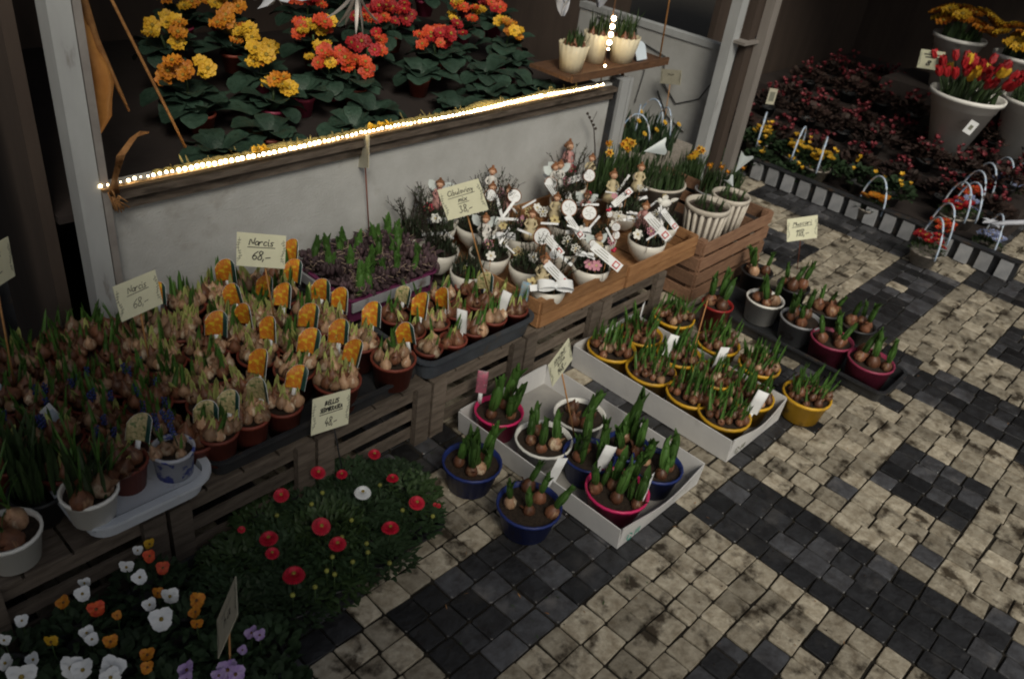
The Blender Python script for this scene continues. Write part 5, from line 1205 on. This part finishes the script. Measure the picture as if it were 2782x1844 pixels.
for k, (x, y) in enumerate([(4.42, 2.0), (4.42, 1.78), (4.40, 1.58), (4.40, 1.38), (4.40, 1.20), (4.28, 1.90), (4.30, 1.68), (3.95, 2.0), (4.08, 2.15), (3.85, 1.9)]):
    cyc(f'yellow primula plant along the far edging, number {k + 1} from the poles' if k < 0 else ['yellow primula at the far edging nearest the poles', 'yellow primula with a pale hoop handle', 'yellow primula in the middle of the far edging', 'yellow primula before the last hoop', 'yellow primula at the right end of the edging', 'yellow primula close to the edging blocks', 'yellow primula behind the block gap', 'yellow primula right behind the thin pole', 'yellow primula in the dark beside the pole', 'yellow primula at the foot of the poles'][k], (x, y, .062 if x > 4.3 else .0), k, 5, pet_y, .9, 'yellow primulas along the edging')
def hoop_basket(label, loc, rz, r=.088, fl=pet_ro, nf=12):
    t = thing('hoop_basket', label, 'basket', loc, rz, 'small baskets with hoop handles')
    part('basket', pot_mesh('basket', r * .8, .07, basket_m), t); part('foliage', cushion(30, .075, .04, 80, leaf_m, .014), t, T(0, 0, .06), stuff=True)
    def fh():
        m = MB(); m.tube([(r * math.cos(q * PI / 14), 0, r * 2.0 * math.sin(q * PI / 14)) for q in range(15)], .0048, 6); return m.mesh('hoop_handle', handle_m)
    part('hoop_handle', cached(('hoop', r), fh), t, T(0, 0, .06))
    me = {'r': pf['red'][1]}.get(fl, None)
    for k in range(nf):
        a = R_.uniform(0, 6.3); d = R_.uniform(.02, .06); part('flower', fl, t, T(d * math.cos(a), d * math.sin(a), .12 + R_.uniform(-.01, .02)) @ RX(R_.uniform(-.5, .5)) @ SC(1.15))
bluef = double_flower(.0214, 2, mat('petal_pale_blue', (.25, .32, .6), (.45, .5, .7), 60, .5), pet_w)
for lab, px, py, rz, fl in [('hoop handled basket of orange red flowers nearest the paving', 2165, 545, .9, pf['red'][1]), ('hoop handled basket behind the orange red one', 2190, 520, 1.0, pf['red'][0]), ('hoop handled basket third in the cluster of hoops', 2225, 490, 1.0, pf['redyellow'][0]), ('hoop handled basket fourth in the cluster of hoops', 2250, 470, 1.0, pf['red'][0]), ('hoop handled basket with pale hoop farthest in the cluster', 2290, 455, 1.0, bluef), ('hoop handled basket at the picture edge side of the cluster', 2330, 470, 1.0, bluef),
                            ('hoop handled basket wedged between the third and fourth hoops', 2215, 520, 1.0, bluef), ('hoop handled basket of red flowers low in front of the hoops', 2140, 580, .8, pf['red'][0]), ('hoop handled basket of pale blue flowers by the white bow', 2280, 570, .6, bluef), ('hoop basket alone near the middle of the edging', 2010, 480, 1.1, pf['yellow'][1]), ('yellow basket hoop beside the first edging blocks', 1880, 410, .4, pf['yellow'][0]), ('hoop basket of yellow flowers behind the edging', 1830, 385, .2, pf['yellow'][0]), ('yellow hoop basket near the poles', 1745, 350, .4, pf['yellow'][0])]:
    p = at(px, py, .07); hoop_basket(lab, (p.x, p.y, .062 if p.x > 4.35 else .003), rz, fl=fl)
p = at(2290, 520, .2); m = MB(); m.tube([(0, 0, 0), (.05, -.05, .02), (.12, -.22, .08)], .012, 6)
for a in (0, 1.2, 2.6, 4.0, 5.2): m.leaf(.06, .03, .8, .4, 4, RZ(a) @ RY(.9))
solo('white_bow', m.mesh('white_bow', white_pet), 'large pale bow with trailing ribbon at the right edge cluster', 'bow', M=T(p))
def bucket(label, loc, r, h, rz=0, kind='tulip', n=26, rot=None):
    t = thing('flower_bucket', label, 'flower bucket', loc, rz, 'pale buckets of cut flowers')
    if rot: t.rotation_euler = rot
    m = MB(); m.lathe([(.001, 0), (r * .45, 0), (r * .92, h * .93), (r, h * .93), (r * 1.02, h), (r * .95, h), (r * .88, h * .8), (.001, h * .8)], 28); part('bucket', m.mesh('bucket', white_p), t)
    part('leaves', small_shoots(80, r * .75, .15, 50, leaf_m, .018), t, T(0, 0, h * .8), stuff=True)
    def ft():
        m = MB()
        for k in range(6): m.leaf(.045, .026, -.25, .5, 4, RZ(k * PI / 3) @ T(.008, 0, 0) @ RY(.28), shape=lambda q: .4 + .7 * math.sin(PI * q ** .8))
        m.tube([(0, 0, -.12), (0, 0, 0)], .003, 5, mi=1); return m
    for k in range(n):
        a = R_.uniform(0, 6.3); d = r * 1.15 * R_.random() ** .5; c_ = pet_r if R_.random() < .75 else pet_y
        me = cached(('tul', c_.name), lambda: ft().mesh('tulip', [c_, leaf_m])) if kind == 'tulip' else R_.choice(pf['yellow'] + pf['orange'])
        part('flower', me, t, T(d * math.cos(a), d * math.sin(a), h + .09 + R_.uniform(-.04, .05)) @ RZ(a) @ RY(d * 3 + R_.uniform(-.1, .1)) @ SC(1.35 if kind == 'tulip' else 2.4))
bucket('pale square bucket of red and yellow tulips beside the hanging card', (5.05, 1.20, .232), .195, .33, n=46)
bucket('second pale bucket of red tulips behind the first one', (5.38, .95, .24), .16, .32, n=34)
bucket('pale bucket of yellow flowers high at the upper right corner', (5.60, 1.50, .44), .15, .30, kind='primula', n=40)
bucket('pale bucket of yellow flowers cut by the upper right edge', (5.5, 1.12, .44), .15, .30, kind='primula', n=34)
m = MB(); m.box((5.68, 1.3, .334), (.5, 1.0, .204)); solo('raised_box', m.mesh('raised_box', fabric_m, False), 'dark raised box carrying yellow flower buckets', 'box')
m = MB(); m.box((0, 0, 0), (.045, .0015, .085)); m.box((0, -.001, .0), (.028, .0015, .05), mi=1); solo('small_tag', m.mesh('small_tag', [sign_d, fineink], False), 'small pale tag hanging on the dark wall behind the thin pole', 'tag', M=T(4.30, 1.95, .42) @ RZ(-.8))
m = MB(); m.box((0, 0, 0), (.05, .0015, .07)); m.box((0, -.001, 0), (.02, .0015, .025), mi=1); solo('bucket_label', m.mesh('bucket_label', [tag_w, fineink], False), 'small white label with dark dot on the tulip bucket', 'label', M=T(4.875, 1.08, .44) @ RZ(-.9) @ RY(.35))
# small litter
m = MB(); m.ball((0, 0, 0), .003, 6, 4); p = at(1166, 1212, .004); solo('white_pebble', m.mesh('white_pebble', pet_w), 'tiny white pebble on the paving beside the blue pot', 'pebble', M=T(p))

m = MB(); rl = random.Random(11)
for k in range(420):
    x = rl.uniform(.9, 3.2); y = rl.uniform(.1, 1.3)
    if rl.random() > (1.0 if y > .55 else .35): continue
    if rl.random() < .6: m.ball((x, y, .004), rl.uniform(.0008, .0022), 4, 3)
    else: m.leaf(rl.uniform(.006, .016), rl.uniform(.001, .004), .4, .2, 2, T(x, y, .005) @ RZ(rl.uniform(0, 6.3)) @ RY(1.45), mi=rl.randint(1, 2))
o = struct('soil_litter', m.mesh('soil_litter', [soil_m, straw_m, leaf_m])); o['kind'] = 'stuff'; o['label'] = 'soil crumbs and dry leaf bits scattered on the paving'; o['category'] = 'litter'
